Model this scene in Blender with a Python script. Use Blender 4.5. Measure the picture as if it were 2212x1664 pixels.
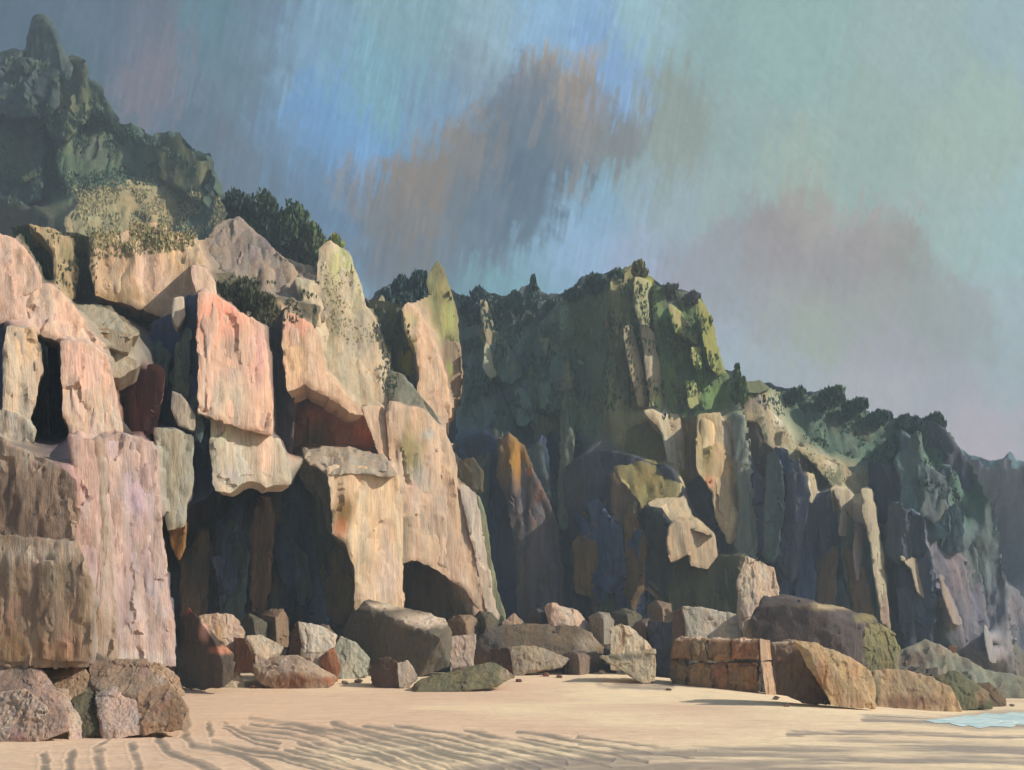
import bpy, bmesh, math, random
import numpy as np
from mathutils import Vector, geometry
R = math.radians
random.seed(4); rng = np.random.default_rng(4)
for o in list(bpy.data.objects): bpy.data.objects.remove(o)
scene = bpy.context.scene
C = scene.collection
# ------------------------------------------------------------------ camera
# image units: 2212 x 1664; F = focal length in those units; camera is level, lens shifted up
F = 2000.0; CX = 1106.0; HY = 1430.0; CAMZ = 2.2
cam = bpy.data.cameras.new('camera'); camo = bpy.data.objects.new('camera', cam); C.objects.link(camo)
camo.location = (0, 0, CAMZ); camo.rotation_euler = (R(90), 0, 0)
cam.sensor_width = 36; cam.lens = 36 * F / 2212
cam.shift_y = (HY - 832) / 2212; cam.clip_start = .1; cam.clip_end = 9000
scene.camera = camo
# ------------------------------------------------------------------ world, sun, exposure
SUN = Vector((0.82, -0.16, 0.55)).normalized()
w = bpy.data.worlds.new('World'); scene.world = w; w.use_nodes = True
nt = w.node_tree; bg = nt.nodes['Background']
sk = nt.nodes.new('ShaderNodeTexSky'); sk.sky_type = 'NISHITA'; sk.sun_disc = False
sk.sun_elevation = math.asin(SUN.z); sk.sun_rotation = math.atan2(SUN.x, SUN.y)
nt.links.new(sk.outputs[0], bg.inputs[0]); bg.inputs[1].default_value = 0.11
sl = bpy.data.lights.new('sun', 'SUN'); sl.energy = 5.0; sl.angle = R(.6); sl.color = (1, .91, .79)
so = bpy.data.objects.new('sun', sl); C.objects.link(so); so.rotation_euler = SUN.to_track_quat('Z', 'Y').to_euler()
so.location = SUN * 300
scene.view_settings.view_transform = 'Standard'; scene.view_settings.look = 'None'
scene.view_settings.exposure = 0.1; scene.view_settings.gamma = 1
# ------------------------------------------------------------------ helpers
def lin(c):
    c = np.asarray(c, float) / 255
    return np.where(c <= .04045, c / 12.92, ((c + .055) / 1.055) ** 2.4)
def _h(i, j, k, s):
    n = (i.astype(np.int64) * 374761393 + j.astype(np.int64) * 668265263 + k.astype(np.int64) * 2147483647 + s * 1274126177) & 0xffffffff
    n = ((n ^ (n >> 13)) * 1274126177) & 0xffffffff
    n = (n ^ (n >> 16)) & 0xffffffff
    n = (n * 2246822519) & 0xffffffff
    return ((n ^ (n >> 15)) & 0xffff) / 65535.0
def vn(x, y, z, s=0):
    """value noise, -1..1"""
    x, y, z = np.broadcast_arrays(np.asarray(x, float), y, z)
    xi, yi, zi = np.floor(x), np.floor(y), np.floor(z)
    fx, fy, fz = x - xi, y - yi, z - zi
    fx, fy, fz = [t * t * (3 - 2 * t) for t in (fx, fy, fz)]
    r = 0
    for a in (0, 1):
        wa = fx if a else 1 - fx
        for b in (0, 1):
            wb = fy if b else 1 - fy
            for c in (0, 1):
                r = r + wa * wb * (fz if c else 1 - fz) * _h(xi + a, yi + b, zi + c, s)
    return r * 2 - 1
def fbm(x, y, z, s=0, o=3):
    r = 0; a = 1; t = 0
    for i in range(o):
        r = r + a * vn(x * 2 ** i, y * 2 ** i, z * 2 ** i, s + i * 17); t += a; a *= .5
    return r / t
def cells(x, y, z, s=0):
    """stepped noise: one value per cell with wobbling borders"""
    x = x + .35 * vn(x * 2, y * 2, z * 2, s + 3); z = z + .35 * vn(x * 1.7, y * 1.7, z * 1.7, s + 4)
    return _h(np.floor(x), np.floor(y), np.floor(z), s) * 2 - 1
def plates(u_, v_, s, tilt=1.0):
    """irregular flat plates, each with its own tilt and height (units of one cell)"""
    ui, vi = np.floor(u_), np.floor(v_); best = np.full(u_.shape, 9.); r = np.zeros(u_.shape)
    for a in (-1, 0, 1):
        for b in (-1, 0, 1):
            i, j = ui + a, vi + b; z = i * 0
            cx, cy = i + .15 + .7 * _h(i, j, z, s), j + .15 + .7 * _h(i, j, z, s + 1)
            d = np.abs(u_ - cx) + .8 * np.abs(v_ - cy); m = d < best; best = np.where(m, d, best)
            g1, g2, h = _h(i, j, z, s + 2) - .5, _h(i, j, z, s + 3) - .5, _h(i, j, z, s + 4) - .5
            r = np.where(m, g1 * (u_ - cx) * tilt + g2 * (v_ - cy) * tilt + h * .35, r)
    return r
def P(px, py, D): return Vector(((px - CX) / F * D, D, CAMZ + (HY - py) / F * D))
def sstep(a, b, x):
    t = np.clip((x - a) / (b - a), 0, 1); return t * t * (3 - 2 * t)
def gz0(x, y): return -1.4 * sstep(12, 34, x) * sstep(15, 50, y) + 1.3 * sstep(50, 76, y) * sstep(24, 6, x)
def gD(px, py):
    """distance at which the ray through (px,py) meets the beach"""
    D = 10.0
    for i in range(4000):
        if CAMZ + (HY - py) / F * D <= gz0((px - CX) / F * D, D): return D
        D *= 1.002
        if D > 400: break
    return D
def tag(o, label=None, cat=None, group=None, kind=None):
    if label: o['label'] = label
    if cat: o['category'] = cat
    if group: o['group'] = group
    if kind: o['kind'] = kind
    return o
def empty(name, loc, label, cat, group=None):
    o = bpy.data.objects.new(name, None); C.objects.link(o); o.location = loc; o.empty_display_size = 1
    return tag(o, label, cat, group)
def add_mesh(name, verts, faces, mat, cols=None, suv=None, parent=None, extra=None, sharp=38):
    me = bpy.data.meshes.new(name)
    verts = np.asarray(verts, dtype=np.float32)
    me.from_pydata(verts.tolist(), [], [tuple(int(i) for i in f) for f in faces])
    if cols is not None:
        a = me.color_attributes.new('Col', 'FLOAT_COLOR', 'POINT')
        cc = np.ones((len(verts), 4), np.float32); cc[:, :3] = cols
        a.data.foreach_set('color', cc.ravel())
    if suv is not None:
        a = me.attributes.new('suv', 'FLOAT_VECTOR', 'POINT'); a.data.foreach_set('vector', np.asarray(suv, np.float32).ravel())
    for k, v in (extra or {}).items():
        a = me.attributes.new(k, 'FLOAT', 'POINT'); a.data.foreach_set('value', np.asarray(v, np.float32))
    me.materials.append(mat)
    if sharp is not None:
        me.polygons.foreach_set('use_smooth', [True] * len(me.polygons))
        me.set_sharp_from_angle(angle=R(sharp))
    me.update()
    o = bpy.data.objects.new(name, me); C.objects.link(o)
    if parent is not None:
        o.parent = parent; o.matrix_parent_inverse = parent.matrix_basis.inverted()
    return o
# ------------------------------------------------------------------ materials
def new_mat(name):
    m = bpy.data.materials.new(name); m.use_nodes = True
    n = m.node_tree.nodes; l = m.node_tree.links; b = n['Principled BSDF']
    return m, n, l, b
def nd(n, t, **k):
    x = n.new(t)
    for a, v in k.items():
        if a in x.inputs: x.inputs[a].default_value = v
        else: setattr(x, a, v)
    return x
def rock_material(name, stretch, bump, contrast, rough=.88, warm=(1.06, 1.0, .94), cool=(.93, .99, 1.05)):
    m, n, l, b = new_mat(name)
    col = nd(n, 'ShaderNodeAttribute', attribute_name='Col')
    at = nd(n, 'ShaderNodeAttribute', attribute_name='suv')
    mp = nd(n, 'ShaderNodeMapping'); mp.inputs['Scale'].default_value = (1, 1, stretch)
    l.new(at.outputs['Vector'], mp.inputs['Vector'])
    n1 = nd(n, 'ShaderNodeTexNoise', Scale=16.0, Detail=5.0, Roughness=.62, Distortion=.6)
    n2 = nd(n, 'ShaderNodeTexNoise', Scale=4.5, Detail=3.0, Roughness=.55, Distortion=1.2)
    n3 = nd(n, 'ShaderNodeTexNoise', Scale=38.0, Detail=3.0, Roughness=.7)
    for q in (n1, n2): l.new(mp.outputs[0], q.inputs['Vector'])
    mp3 = nd(n, 'ShaderNodeMapping'); mp3.inputs['Scale'].default_value = (1, 1, min(1, stretch * 2.5))
    l.new(at.outputs['Vector'], mp3.inputs['Vector']); l.new(mp3.outputs[0], n3.inputs['Vector'])
    r1 = nd(n, 'ShaderNodeMapRange'); r1.inputs['From Min'].default_value = .3; r1.inputs['From Max'].default_value = .7
    r1.inputs['To Min'].default_value = 1 - contrast; r1.inputs['To Max'].default_value = 1 + contrast
    l.new(n1.outputs['Fac'], r1.inputs['Value'])
    mx = nd(n, 'ShaderNodeMix', data_type='RGBA'); mx.inputs[6].default_value = (*cool, 1); mx.inputs[7].default_value = (*warm, 1)
    r2 = nd(n, 'ShaderNodeMapRange'); r2.inputs['From Min'].default_value = .38; r2.inputs['From Max'].default_value = .62
    l.new(n2.outputs['Fac'], r2.inputs['Value']); l.new(r2.outputs[0], mx.inputs[0])
    m1 = nd(n, 'ShaderNodeMix', data_type='RGBA', blend_type='MULTIPLY'); m1.inputs[0].default_value = 1
    l.new(col.outputs['Color'], m1.inputs[6]); l.new(mx.outputs[2], m1.inputs[7])
    m2 = nd(n, 'ShaderNodeVectorMath', operation='SCALE'); l.new(m1.outputs[2], m2.inputs[0]); l.new(r1.outputs[0], m2.inputs['Scale'])
    l.new(m2.outputs[0], b.inputs['Base Color'])
    b.inputs['Roughness'].default_value = rough; b.inputs['Specular IOR Level'].default_value = .25
    ad = nd(n, 'ShaderNodeMath', operation='MULTIPLY_ADD'); ad.inputs[1].default_value = .45
    l.new(n3.outputs['Fac'], ad.inputs[0]); l.new(n1.outputs['Fac'], ad.inputs[2])
    bp = nd(n, 'ShaderNodeBump', Strength=bump, Distance=.35); l.new(ad.outputs[0], bp.inputs['Height'])
    l.new(bp.outputs[0], b.inputs['Normal'])
    return m
M_rock = rock_material('streaked_rock', .11, .34, .22)
M_bould = rock_material('boulder_rock', .35, .5, .22)
M_leaf, n, l, b = new_mat('leaves')
a = nd(n, 'ShaderNodeAttribute', attribute_name='Col'); l.new(a.outputs['Color'], b.inputs['Base Color'])
b.inputs['Roughness'].default_value = .7; b.inputs['Specular IOR Level'].default_value = .2
M_bark, n, l, b = new_mat('bark'); q = nd(n, 'ShaderNodeTexNoise', Scale=6.0); cr = nd(n, 'ShaderNodeValToRGB')
cr.color_ramp.elements[0].color = (.05, .04, .03, 1); cr.color_ramp.elements[1].color = (.14, .11, .08, 1)
l.new(q.outputs['Fac'], cr.inputs[0]); l.new(cr.outputs[0], b.inputs['Base Color']); b.inputs['Roughness'].default_value = .9
def in_poly(x, y, poly):
    c = np.zeros(x.shape, bool); n_ = len(poly)
    for i in range(n_):
        x0, y0 = poly[i]; x1, y1 = poly[(i + 1) % n_]
        if y0 == y1: continue
        c ^= ((y0 > y) != (y1 > y)) & (x < (x1 - x0) * (y - y0) / (y1 - y0) + x0)
    return c
def poly_dist(x, y, poly):
    d = np.full(x.shape, 1e9); n_ = len(poly)
    for i in range(n_):
        x0, y0 = poly[i]; x1, y1 = poly[(i + 1) % n_]; dx, dy = x1 - x0, y1 - y0
        t = np.clip(((x - x0) * dx + (y - y0) * dy) / (dx * dx + dy * dy + 1e-9), 0, 1)
        d = np.minimum(d, np.hypot(x - x0 - t * dx, y - y0 - t * dy))
    return d
# ------------------------------------------------------------------ sky backdrop (part of a sphere, 3 km away)
SKY = [(0,0,78,95,110),(300,50,86,101,119),(150,200,80,98,112),(350,150,112,110,122),(330,60,105,108,118),(440,60,90,118,132),(440,120,94,116,130),(520,200,95,115,130),(650,100,122,152,174),
(590,70,100,120,138),(700,250,108,148,188),(800,180,116,155,170),(880,120,120,156,170),(620,300,105,135,165),(740,330,108,146,184),(690,420,95,120,145),(780,500,100,115,132),(560,380,92,110,128),(420,300,84,102,118),
(480,330,95,105,118),(900,60,125,155,165),(1000,150,128,146,158),(1050,60,142,168,182),(960,230,112,140,165),(1270,110,122,154,190),(1320,180,124,158,196),(1200,50,135,168,195),(1140,190,112,122,136),(1230,160,156,146,136),(1250,235,152,140,130),
(1170,250,98,112,126),(1170,320,95,110,124),(1300,290,122,126,130),(1340,340,125,132,134),(1000,350,128,126,124),(910,390,134,124,116),(930,440,128,118,110),(850,480,118,116,114),(780,420,128,132,140),(1000,430,96,112,128),(1100,380,84,102,120),(1130,470,90,110,128),
(1050,530,98,116,132),(1000,560,108,124,138),(900,560,112,116,120),(830,560,104,112,124),(1300,450,124,160,182),(1250,540,138,168,196),(1180,560,124,156,176),(1080,610,112,150,162),(980,640,106,138,150),(800,600,104,118,138),(1380,400,132,155,160),(1420,470,140,162,172),(1320,560,145,165,192),(1420,600,146,160,185),
(1400,60,138,174,186),(1500,100,130,165,165),(1700,100,135,172,168),(2000,100,142,172,168),(2200,50,140,172,178),(1600,300,135,166,162),(1450,220,130,146,136),(1450,300,135,150,140),(1900,300,140,170,160),(2050,350,152,176,162),(2120,260,148,176,164),(2200,500,145,180,180),(2050,460,146,176,170),
(1700,380,150,172,158),(1740,440,158,160,146),(1600,440,142,168,166),(1500,560,150,152,164),(1640,470,150,140,140),(1560,500,146,152,158),(1730,480,158,140,136),(1800,500,168,168,158),(1850,530,152,134,140),(1910,490,164,158,150),(1960,540,140,138,128),(2010,560,148,156,150),(1700,560,152,142,146),(1800,590,148,138,142),(1600,640,150,156,164),(1750,700,156,168,148),(1680,650,158,160,160),
(1840,660,152,160,152),(1900,650,158,158,150),(2000,660,150,156,152),(2100,640,150,160,160),(2200,700,150,172,176),(1600,760,152,170,180),(1700,780,154,162,170),(1900,780,160,158,168),(2050,850,156,156,166),(2200,850,150,165,172),(2100,930,178,160,172),(2150,980,182,162,174),(2200,960,166,160,170),(1900,860,168,164,172),(1500,700,150,165,185),(1560,720,152,162,180)]
SKY = np.array(SKY, float)
CLOUD_A = [(755,400),(830,345),(900,330),(1000,262),(1095,190),(1150,130),(1230,108),(1285,160),(1330,225),(1385,270),(1375,355),(1300,385),(1215,415),(1165,500),(1090,565),(1010,585),(960,625),(800,640),(770,540)]
CLOUD_B = [(1430,560),(1500,520),(1560,470),(1620,430),(1680,440),(1720,400),(1770,410),(1790,480),(1850,490),(1890,465),(1960,480),(2000,520),(2030,580),(2090,620),(2150,700),(2160,790),(2000,800),(1800,790),(1640,740),(1540,690),(1450,640)]
CLOUD_C = [(1100,150),(1130,110),(1200,80),(1280,120),(1290,170),(1260,220),(1290,260),(1200,290),(1180,220)]
def soft_in(sx, sy, poly, w_):
    d = poly_dist(sx, sy, poly); d = np.where(in_poly(sx, sy, poly), d, -d)
    return sstep(-w_, w_, d + 16 * vn(sx / 26, sy / 34, 0, 301) + 9 * vn(sx / 9, sy / 24, 0, 302))
def sky_field(sx, sy):
    ma = soft_in(sx, sy, CLOUD_A, 16); mb = soft_in(sx, sy, CLOUD_B, 12)
    col = np.zeros(sx.shape + (3,)); W = np.zeros(sx.shape)
    one = lambda x, y, p: bool(in_poly(np.array([float(x)]), np.array([float(y)]), p)[0])
    for (x, y, r, g, b_) in SKY:
        d2 = ((sx - x) / 33) ** 2 + ((sy - y) / 38) ** 2
        k = np.exp(-.5 * np.minimum(d2, 60)) + 1e-3 / (1 + d2) ** 1.5
        k = k * (ma if one(x, y, CLOUD_A) else mb if one(x, y, CLOUD_B) else np.clip(1 - ma - mb, 0, 1)) + 1e-9
        m_ = (r + g + b_) / 3; W += k; col += k[..., None] * lin((m_ + (r - m_) * 1.05, m_ + (g - m_) * 1.05, m_ + (b_ - m_) * 1.05))
    return col / W[..., None]
def sky_colour(px, py):
    """cloud bands laid down as slanting brush strokes"""
    amp = 1.0 - .5 * sstep(1300, 1600, px)
    a2 = vn(px / 34, py / 160, 0, 6)
    col = sky_field(px + 14 * a2 * amp, py + 30 * a2 * amp + 14 * vn(px / 9, py / 90, 0, 7))
    for L, (cw, ch, sl_, jit, al) in enumerate([(40, 170, .20, 60, .8), (22, 130, .30, 70, .75), (12, 90, .14, 60, .65), (50, 60, -.9, 50, .35)]):
        u = (px + sl_ * py) / cw + .25 * vn(px / 30, py / 60, 0, 60 + L); v = py / ch + .5 * _h(np.floor(u), 0 * u, 0 * u, 61 + L)
        ui, vi = np.floor(u), np.floor(v); h1 = _h(ui, vi, 0 * u, 62 + L); h2 = _h(ui, vi, 0 * u, 65 + L); h3 = _h(ui, vi, 0 * u, 68 + L)
        cy = (vi + .5 - .5 * _h(ui, 0 * u, 0 * u, 61 + L)) * ch; cx = (ui + .5) * cw - sl_ * cy
        q = sky_field(np.clip(.5 * cx + .5 * px + jit * 1.6 * (h1 - .5), -60, 2270), .5 * cy + .5 * py + jit * 1.6 * (h2 - .5))
        q = q * (1 + (.26 * (h3 - .5) * amp)[..., None] * np.array([1.2, 1, .9]))
        bristle = vn((px + sl_ * py) / 3.2, py / 60, 0, 70 + L) + .9 * vn(px / 4, py / 6, 0, 75 + L)
        edge = np.minimum(np.minimum(u - ui, ui + 1 - u) * 3.2, np.minimum(v - vi, vi + 1 - v) * 5)
        a = al * (h3 > .3) * sstep(.0, .75, edge + .45 * bristle) * (.45 + .55 * amp)
        col = col + (q - col) * a[..., None]
    sc_ = sstep(.55, .8, vn((px + .2 * py) / 3.2, py / 55, 0, 85) * .7 + .5 * vn(px / 90, py / 120, 0, 86)); t = .07 * vn((px + .22 * py) / 5, py / 55, 0, 81) * amp * amp + .13 * sc_ * amp * amp + .03 * vn(px / 16, py / 9, 0, 88) * (1.4 - amp) + .04 * vn((px - .9 * py) / 6, (py + px) / 60, 0, 87) + .03 * fbm(px / 12, py / 12, 0, 21) + .03 * fbm(px / 80, py / 80, 0, 22)
    g_ = col.mean(-1, keepdims=True); ma = soft_in(px, py, CLOUD_A, 18); mb = soft_in(px, py, CLOUD_B, 22)
    col = g_ + (col - g_) * (1.08 - .3 * sstep(1250, 1500, px))[..., None]
    rim = mb * (1 - soft_in(px, py + 26, CLOUD_B, 14)) * sstep(720, 620, py); col = col * (1 + .14 * rim * vn(px / 30, py / 40, 0, 90))[..., None]
    return col * ((1.04 + t) * (1 - .12 * ma) * (1 - .07 * mb))[..., None]
def build_sky():
    azs = np.unique(np.concatenate([np.linspace(-75, -31, 30), np.linspace(-31, 31, 820), np.linspace(31, 75, 30)]))
    els = np.unique(np.concatenate([np.linspace(-3, 8, 12), np.linspace(8, 40, 520), np.linspace(40, 72, 22)]))
    A, E = np.meshgrid(np.radians(azs), np.radians(els))
    RAD = 3000
    V = np.stack([np.sin(A) * np.cos(E), np.cos(A) * np.cos(E), np.sin(E)], -1)
    px = CX + F * V[..., 0] / np.maximum(V[..., 1], .2); py = HY - F * V[..., 2] / np.maximum(V[..., 1], .2)
    col = sky_colour(np.clip(px, -60, 2270), np.clip(py, -60, 1100))
    V = V * RAD + np.array([0, 0, CAMZ])
    h, w_ = A.shape; idx = np.arange(h * w_).reshape(h, w_)
    fc = np.stack([idx[:-1, :-1], idx[:-1, 1:], idx[1:, 1:], idx[1:, :-1]], -1).reshape(-1, 4)
    m, n, l, b = new_mat('sky_paint'); n.remove(b)
    at = nd(n, 'ShaderNodeAttribute', attribute_name='Col'); em = nd(n, 'ShaderNodeEmission')
    gm = nd(n, 'ShaderNodeNewGeometry'); mp = nd(n, 'ShaderNodeMapping')
    mp.inputs['Scale'].default_value = (.012, .012, .0022); mp.inputs['Rotation'].default_value = (0, R(14), 0)
    l.new(gm.outputs['Position'], mp.inputs['Vector'])
    nz = nd(n, 'ShaderNodeTexNoise', Scale=6.0, Detail=6.0, Roughness=.7); l.new(mp.outputs[0], nz.inputs['Vector'])
    mr = nd(n, 'ShaderNodeMapRange'); mr.inputs['From Min'].default_value = .3; mr.inputs['From Max'].default_value = .7
    mr.inputs['To Min'].default_value = .94; mr.inputs['To Max'].default_value = 1.06
    l.new(nz.outputs['Fac'], mr.inputs['Value'])
    vm = nd(n, 'ShaderNodeVectorMath', operation='SCALE'); l.new(at.outputs['Color'], vm.inputs[0]); l.new(mr.outputs[0], vm.inputs['Scale'])
    l.new(vm.outputs[0], em.inputs['Color']); l.new(em.outputs[0], n['Material Output'].inputs['Surface'])
    o = add_mesh('sky', V.reshape(-1, 3), fc, m, col.reshape(-1, 3), sharp=None)
    tag(o, 'stormy blue and teal sky with slanting grey clouds', kind='structure')
build_sky()
# ------------------------------------------------------------------ beach
TR = [([(95,1630),(100,1645),(92,1680)],10),([(158,1625),(150,1642),(146,1680)],10),([(213,1620),(207,1640),(218,1680)],12),([(285,1612),(287,1635),(305,1680)],11),
([(250,1585),(228,1602),(205,1616)],6),([(347,1570),(342,1598),(365,1625),(408,1644),(470,1670)],11),([(402,1562),(396,1592),(418,1613),(470,1619),(528,1634),(590,1672)],10),
([(450,1562),(453,1588)],8),([(485,1563),(512,1578),(552,1596),(602,1606)],6),([(460,1602),(528,1620),(600,1627),(672,1649),(740,1676)],8),
([(523,1572),(624,1586),(720,1615),(816,1634),(930,1676)],8),([(538,1553),(648,1567),(768,1601),(864,1634),(960,1672)],7),([(614,1562),(720,1577),(840,1610),(960,1644),(1020,1676)],8),
([(720,1562),(816,1591),(912,1615),(1080,1662)],9),([(787,1567),(864,1581),(960,1610),(1062,1628),(1160,1660)],8),([(854,1567),(960,1583),(1062,1608),(1220,1645)],7),
([(1008,1577),(1062,1591),(1180,1612),(1320,1640)],7),([(1120,1580),(1250,1602),(1400,1630)],6),([(1250,1592),(1380,1610),(1500,1622)],4),([(620,1620),(700,1640),(800,1668)],6),
([(640,1606),(700,1622),(760,1640)],5),([(920,1632),(1000,1655),(1060,1678)],8)]
TR += [([(x, y + 10 + (x - 500) * .006) for x, y in p], w_ * .6) for p, w_ in TR[8:]]
WET_SHADE = [([(1000,1672),(1200,1645),(1416,1634),(1640,1622),(1850,1612),(2260,1622)],17),([(1150,1668),(1500,1652),(1800,1640),(2260,1640)],13),([(1400,1690),(1800,1668),(2260,1690)],22),
([(1870,1553),(1950,1553),(2100,1562),(2260,1566)],10),([(1290,1482),(1380,1482),(1450,1484)],7),([(1700,1585),(1900,1580),(2100,1590),(2260,1592)],5)]  # wet sand, plus the cracked cube's cast shadow painted in the same colour
def seg_dist(X, Y, pts, w_):
    """distance to a channel's centre line in units of its half width; channels spread wider with distance as they flatten out"""
    best = np.full(X.shape, 1e9)
    for (x0, y0), (x1, y1) in zip(pts[:-1], pts[1:]):
        dx, dy = x1 - x0, y1 - y0; t = np.clip(((X - x0) * dx + (Y - y0) * dy) / (dx * dx + dy * dy + 1e-9), 0, 1)
        best = np.minimum(best, np.hypot((X - x0 - t * dx) * .8, Y - y0 - t * dy) / w_)
    return best
POOL = [(1985,1557),(2060,1546),(2130,1537),(2185,1535),(2340,1540),(2340,1572),(2180,1575),(2110,1578),(2020,1566)]
def build_beach():
    ys = np.unique(np.concatenate([np.linspace(-60, 14, 12), (CAMZ + .0) * F / (np.linspace(1700, 1476, 420) - HY), np.linspace(96, 420, 60)]))
    ts = np.unique(np.concatenate([np.linspace(-1, -.36, 50), np.linspace(-.36, .36, 900), np.linspace(.36, 1, 50)]))
    Y, T = np.meshgrid(ys, ts, indexing='ij'); X = T * (np.maximum(Y, 6) * 1.65 + 3)
    Z = gz0(X, Y)
    wet_shade = np.zeros(X.shape); tr = np.zeros(X.shape)
    Yc = np.maximum(Y, 3); qx = CX + F * X / Yc; qy = HY + F * (CAMZ - Z) / Yc
    jx = qx + 5 * vn(X * 1.2, Y * .6, 0, 41) + 2.6 * vn(X * 7, Y * 3, 0, 42); jy = qy + 2.6 * vn(X * 1.2, Y * .6, 0, 43) + 1.2 * vn(X * 5, Y * 2.5, 0, 44)
    front = (Y > 12) & (Y < 90)
    for p, w_ in TR:
        d = seg_dist(jx, jy, p, w_ * .8); tr = np.maximum(tr, np.where(front, np.exp(-d ** 2 * 1.1), 0))
    for p, w_ in WET_SHADE: wet_shade = np.maximum(wet_shade, np.where(front, np.exp(-seg_dist(jx, jy, p, w_ * .95) ** 2), 0))
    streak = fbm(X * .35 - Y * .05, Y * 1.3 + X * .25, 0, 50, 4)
    wet_shade = np.clip(sstep(.08, 1.0, wet_shade * (1 + .9 * streak) + .25 * streak * sstep(.02, .3, wet_shade)), 0, 1)
    near = sstep(60, 20, Y)
    tr = tr * np.clip(.85 + .5 * fbm(X * 1.3, Y * .8, 1, 77, 2), 0, 1)
    Z = Z - .024 * tr - .02 * wet_shade + .02 * fbm(X * .8, Y * .4, 0, 60, 4) + near * .012 * fbm(X * 3 + Y, Y * 3.5, 2, 61, 2)
    pm = np.where(front, sstep(-6, 3, np.where(in_poly(qx, qy, POOL), 1, -1) * poly_dist(qx, qy, POOL)), 0)
    Z = Z * (1 - pm) + (gz0(X, Y) - .012) * pm; wet_shade = np.maximum(wet_shade, pm * .6)
    # low crests beside the channels
    Z += .012 * np.exp(-((tr - .2) / .15) ** 2) * (tr > .04)
    base = lin((226, 196, 160)); pink = lin((222, 190, 160)); yel = lin((240, 216, 178)); wet_shade_c = lin((156, 142, 130)); trc = lin((118, 114, 104))
    q = sstep(-.5, .5, fbm(X * .12, Y * .09, 0, 62, 3) - .45 * sstep(3, -8, X) + .25 * sstep(25, 60, Y))
    col = pink + (yel - pink) * q[..., None]; col = col * (1 + .10 * fbm(X * .8 - Y * .2, Y * 2.2, 5, 63, 4))[..., None]
    s2 = sstep(.25, .7, fbm(X * .3 + Y * .12, Y * .9, 2, 64, 4)) * .35
    col = col + (lin((190, 160, 135)) - col) * s2[..., None]
    tr2 = sstep(.1, .95, tr)[..., None] * .8
    col = col + (trc - col) * tr2
    col = col + (wet_shade_c - col) * (wet_shade * .85)[..., None]
    V = np.stack([X, Y, Z], -1).reshape(-1, 3)
    h, w_ = X.shape; idx = np.arange(h * w_).reshape(h, w_)
    fc = np.stack([idx[:-1, :-1], idx[:-1, 1:], idx[1:, 1:], idx[1:, :-1]], -1).reshape(-1, 4)
    m, n, l, b = new_mat('sand')
    at = nd(n, 'ShaderNodeAttribute', attribute_name='Col'); wa = nd(n, 'ShaderNodeAttribute', attribute_name='wet_shade')
    gm = nd(n, 'ShaderNodeNewGeometry'); mp = nd(n, 'ShaderNodeMapping'); mp.inputs['Scale'].default_value = (.6, 1.3, 1); mp.inputs['Rotation'].default_value = (0, 0, R(-25))
    l.new(gm.outputs['Position'], mp.inputs['Vector'])
    n1 = nd(n, 'ShaderNodeTexNoise', Scale=3.0, Detail=7.0, Roughness=.65, Distortion=.8); l.new(mp.outputs[0], n1.inputs['Vector'])
    n2 = nd(n, 'ShaderNodeTexNoise', Scale=60.0, Detail=2.0); l.new(gm.outputs['Position'], n2.inputs['Vector'])
    mr = nd(n, 'ShaderNodeMapRange'); mr.inputs['From Min'].default_value = .3; mr.inputs['From Max'].default_value = .7; mr.inputs['To Min'].default_value = .88; mr.inputs['To Max'].default_value = 1.1
    l.new(n1.outputs['Fac'], mr.inputs['Value'])
    vm = nd(n, 'ShaderNodeVectorMath', operation='SCALE'); l.new(at.outputs['Color'], vm.inputs[0]); l.new(mr.outputs[0], vm.inputs['Scale'])
    l.new(vm.outputs[0], b.inputs['Base Color'])
    rr = nd(n, 'ShaderNodeMapRange'); rr.inputs['To Min'].default_value = .9; rr.inputs['To Max'].default_value = .42
    l.new(wa.outputs['Fac'], rr.inputs['Value']); l.new(rr.outputs[0], b.inputs['Roughness']); b.inputs['Specular IOR Level'].default_value = .3
    ad = nd(n, 'ShaderNodeMath', operation='MULTIPLY_ADD'); ad.inputs[1].default_value = .15; l.new(n2.outputs['Fac'], ad.inputs[0]); l.new(n1.outputs['Fac'], ad.inputs[2])
    bp = nd(n, 'ShaderNodeBump', Strength=.45, Distance=.12); l.new(ad.outputs[0], bp.inputs['Height']); l.new(bp.outputs[0], b.inputs['Normal'])
    o = add_mesh('sand', V, fc, m, col.reshape(-1, 3), extra={'wet_shade': np.maximum(wet_shade, tr * .8).ravel()}, sharp=180)
    tag(o, 'pale golden beach sand with dark curved ripples', kind='structure')
build_beach()
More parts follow.
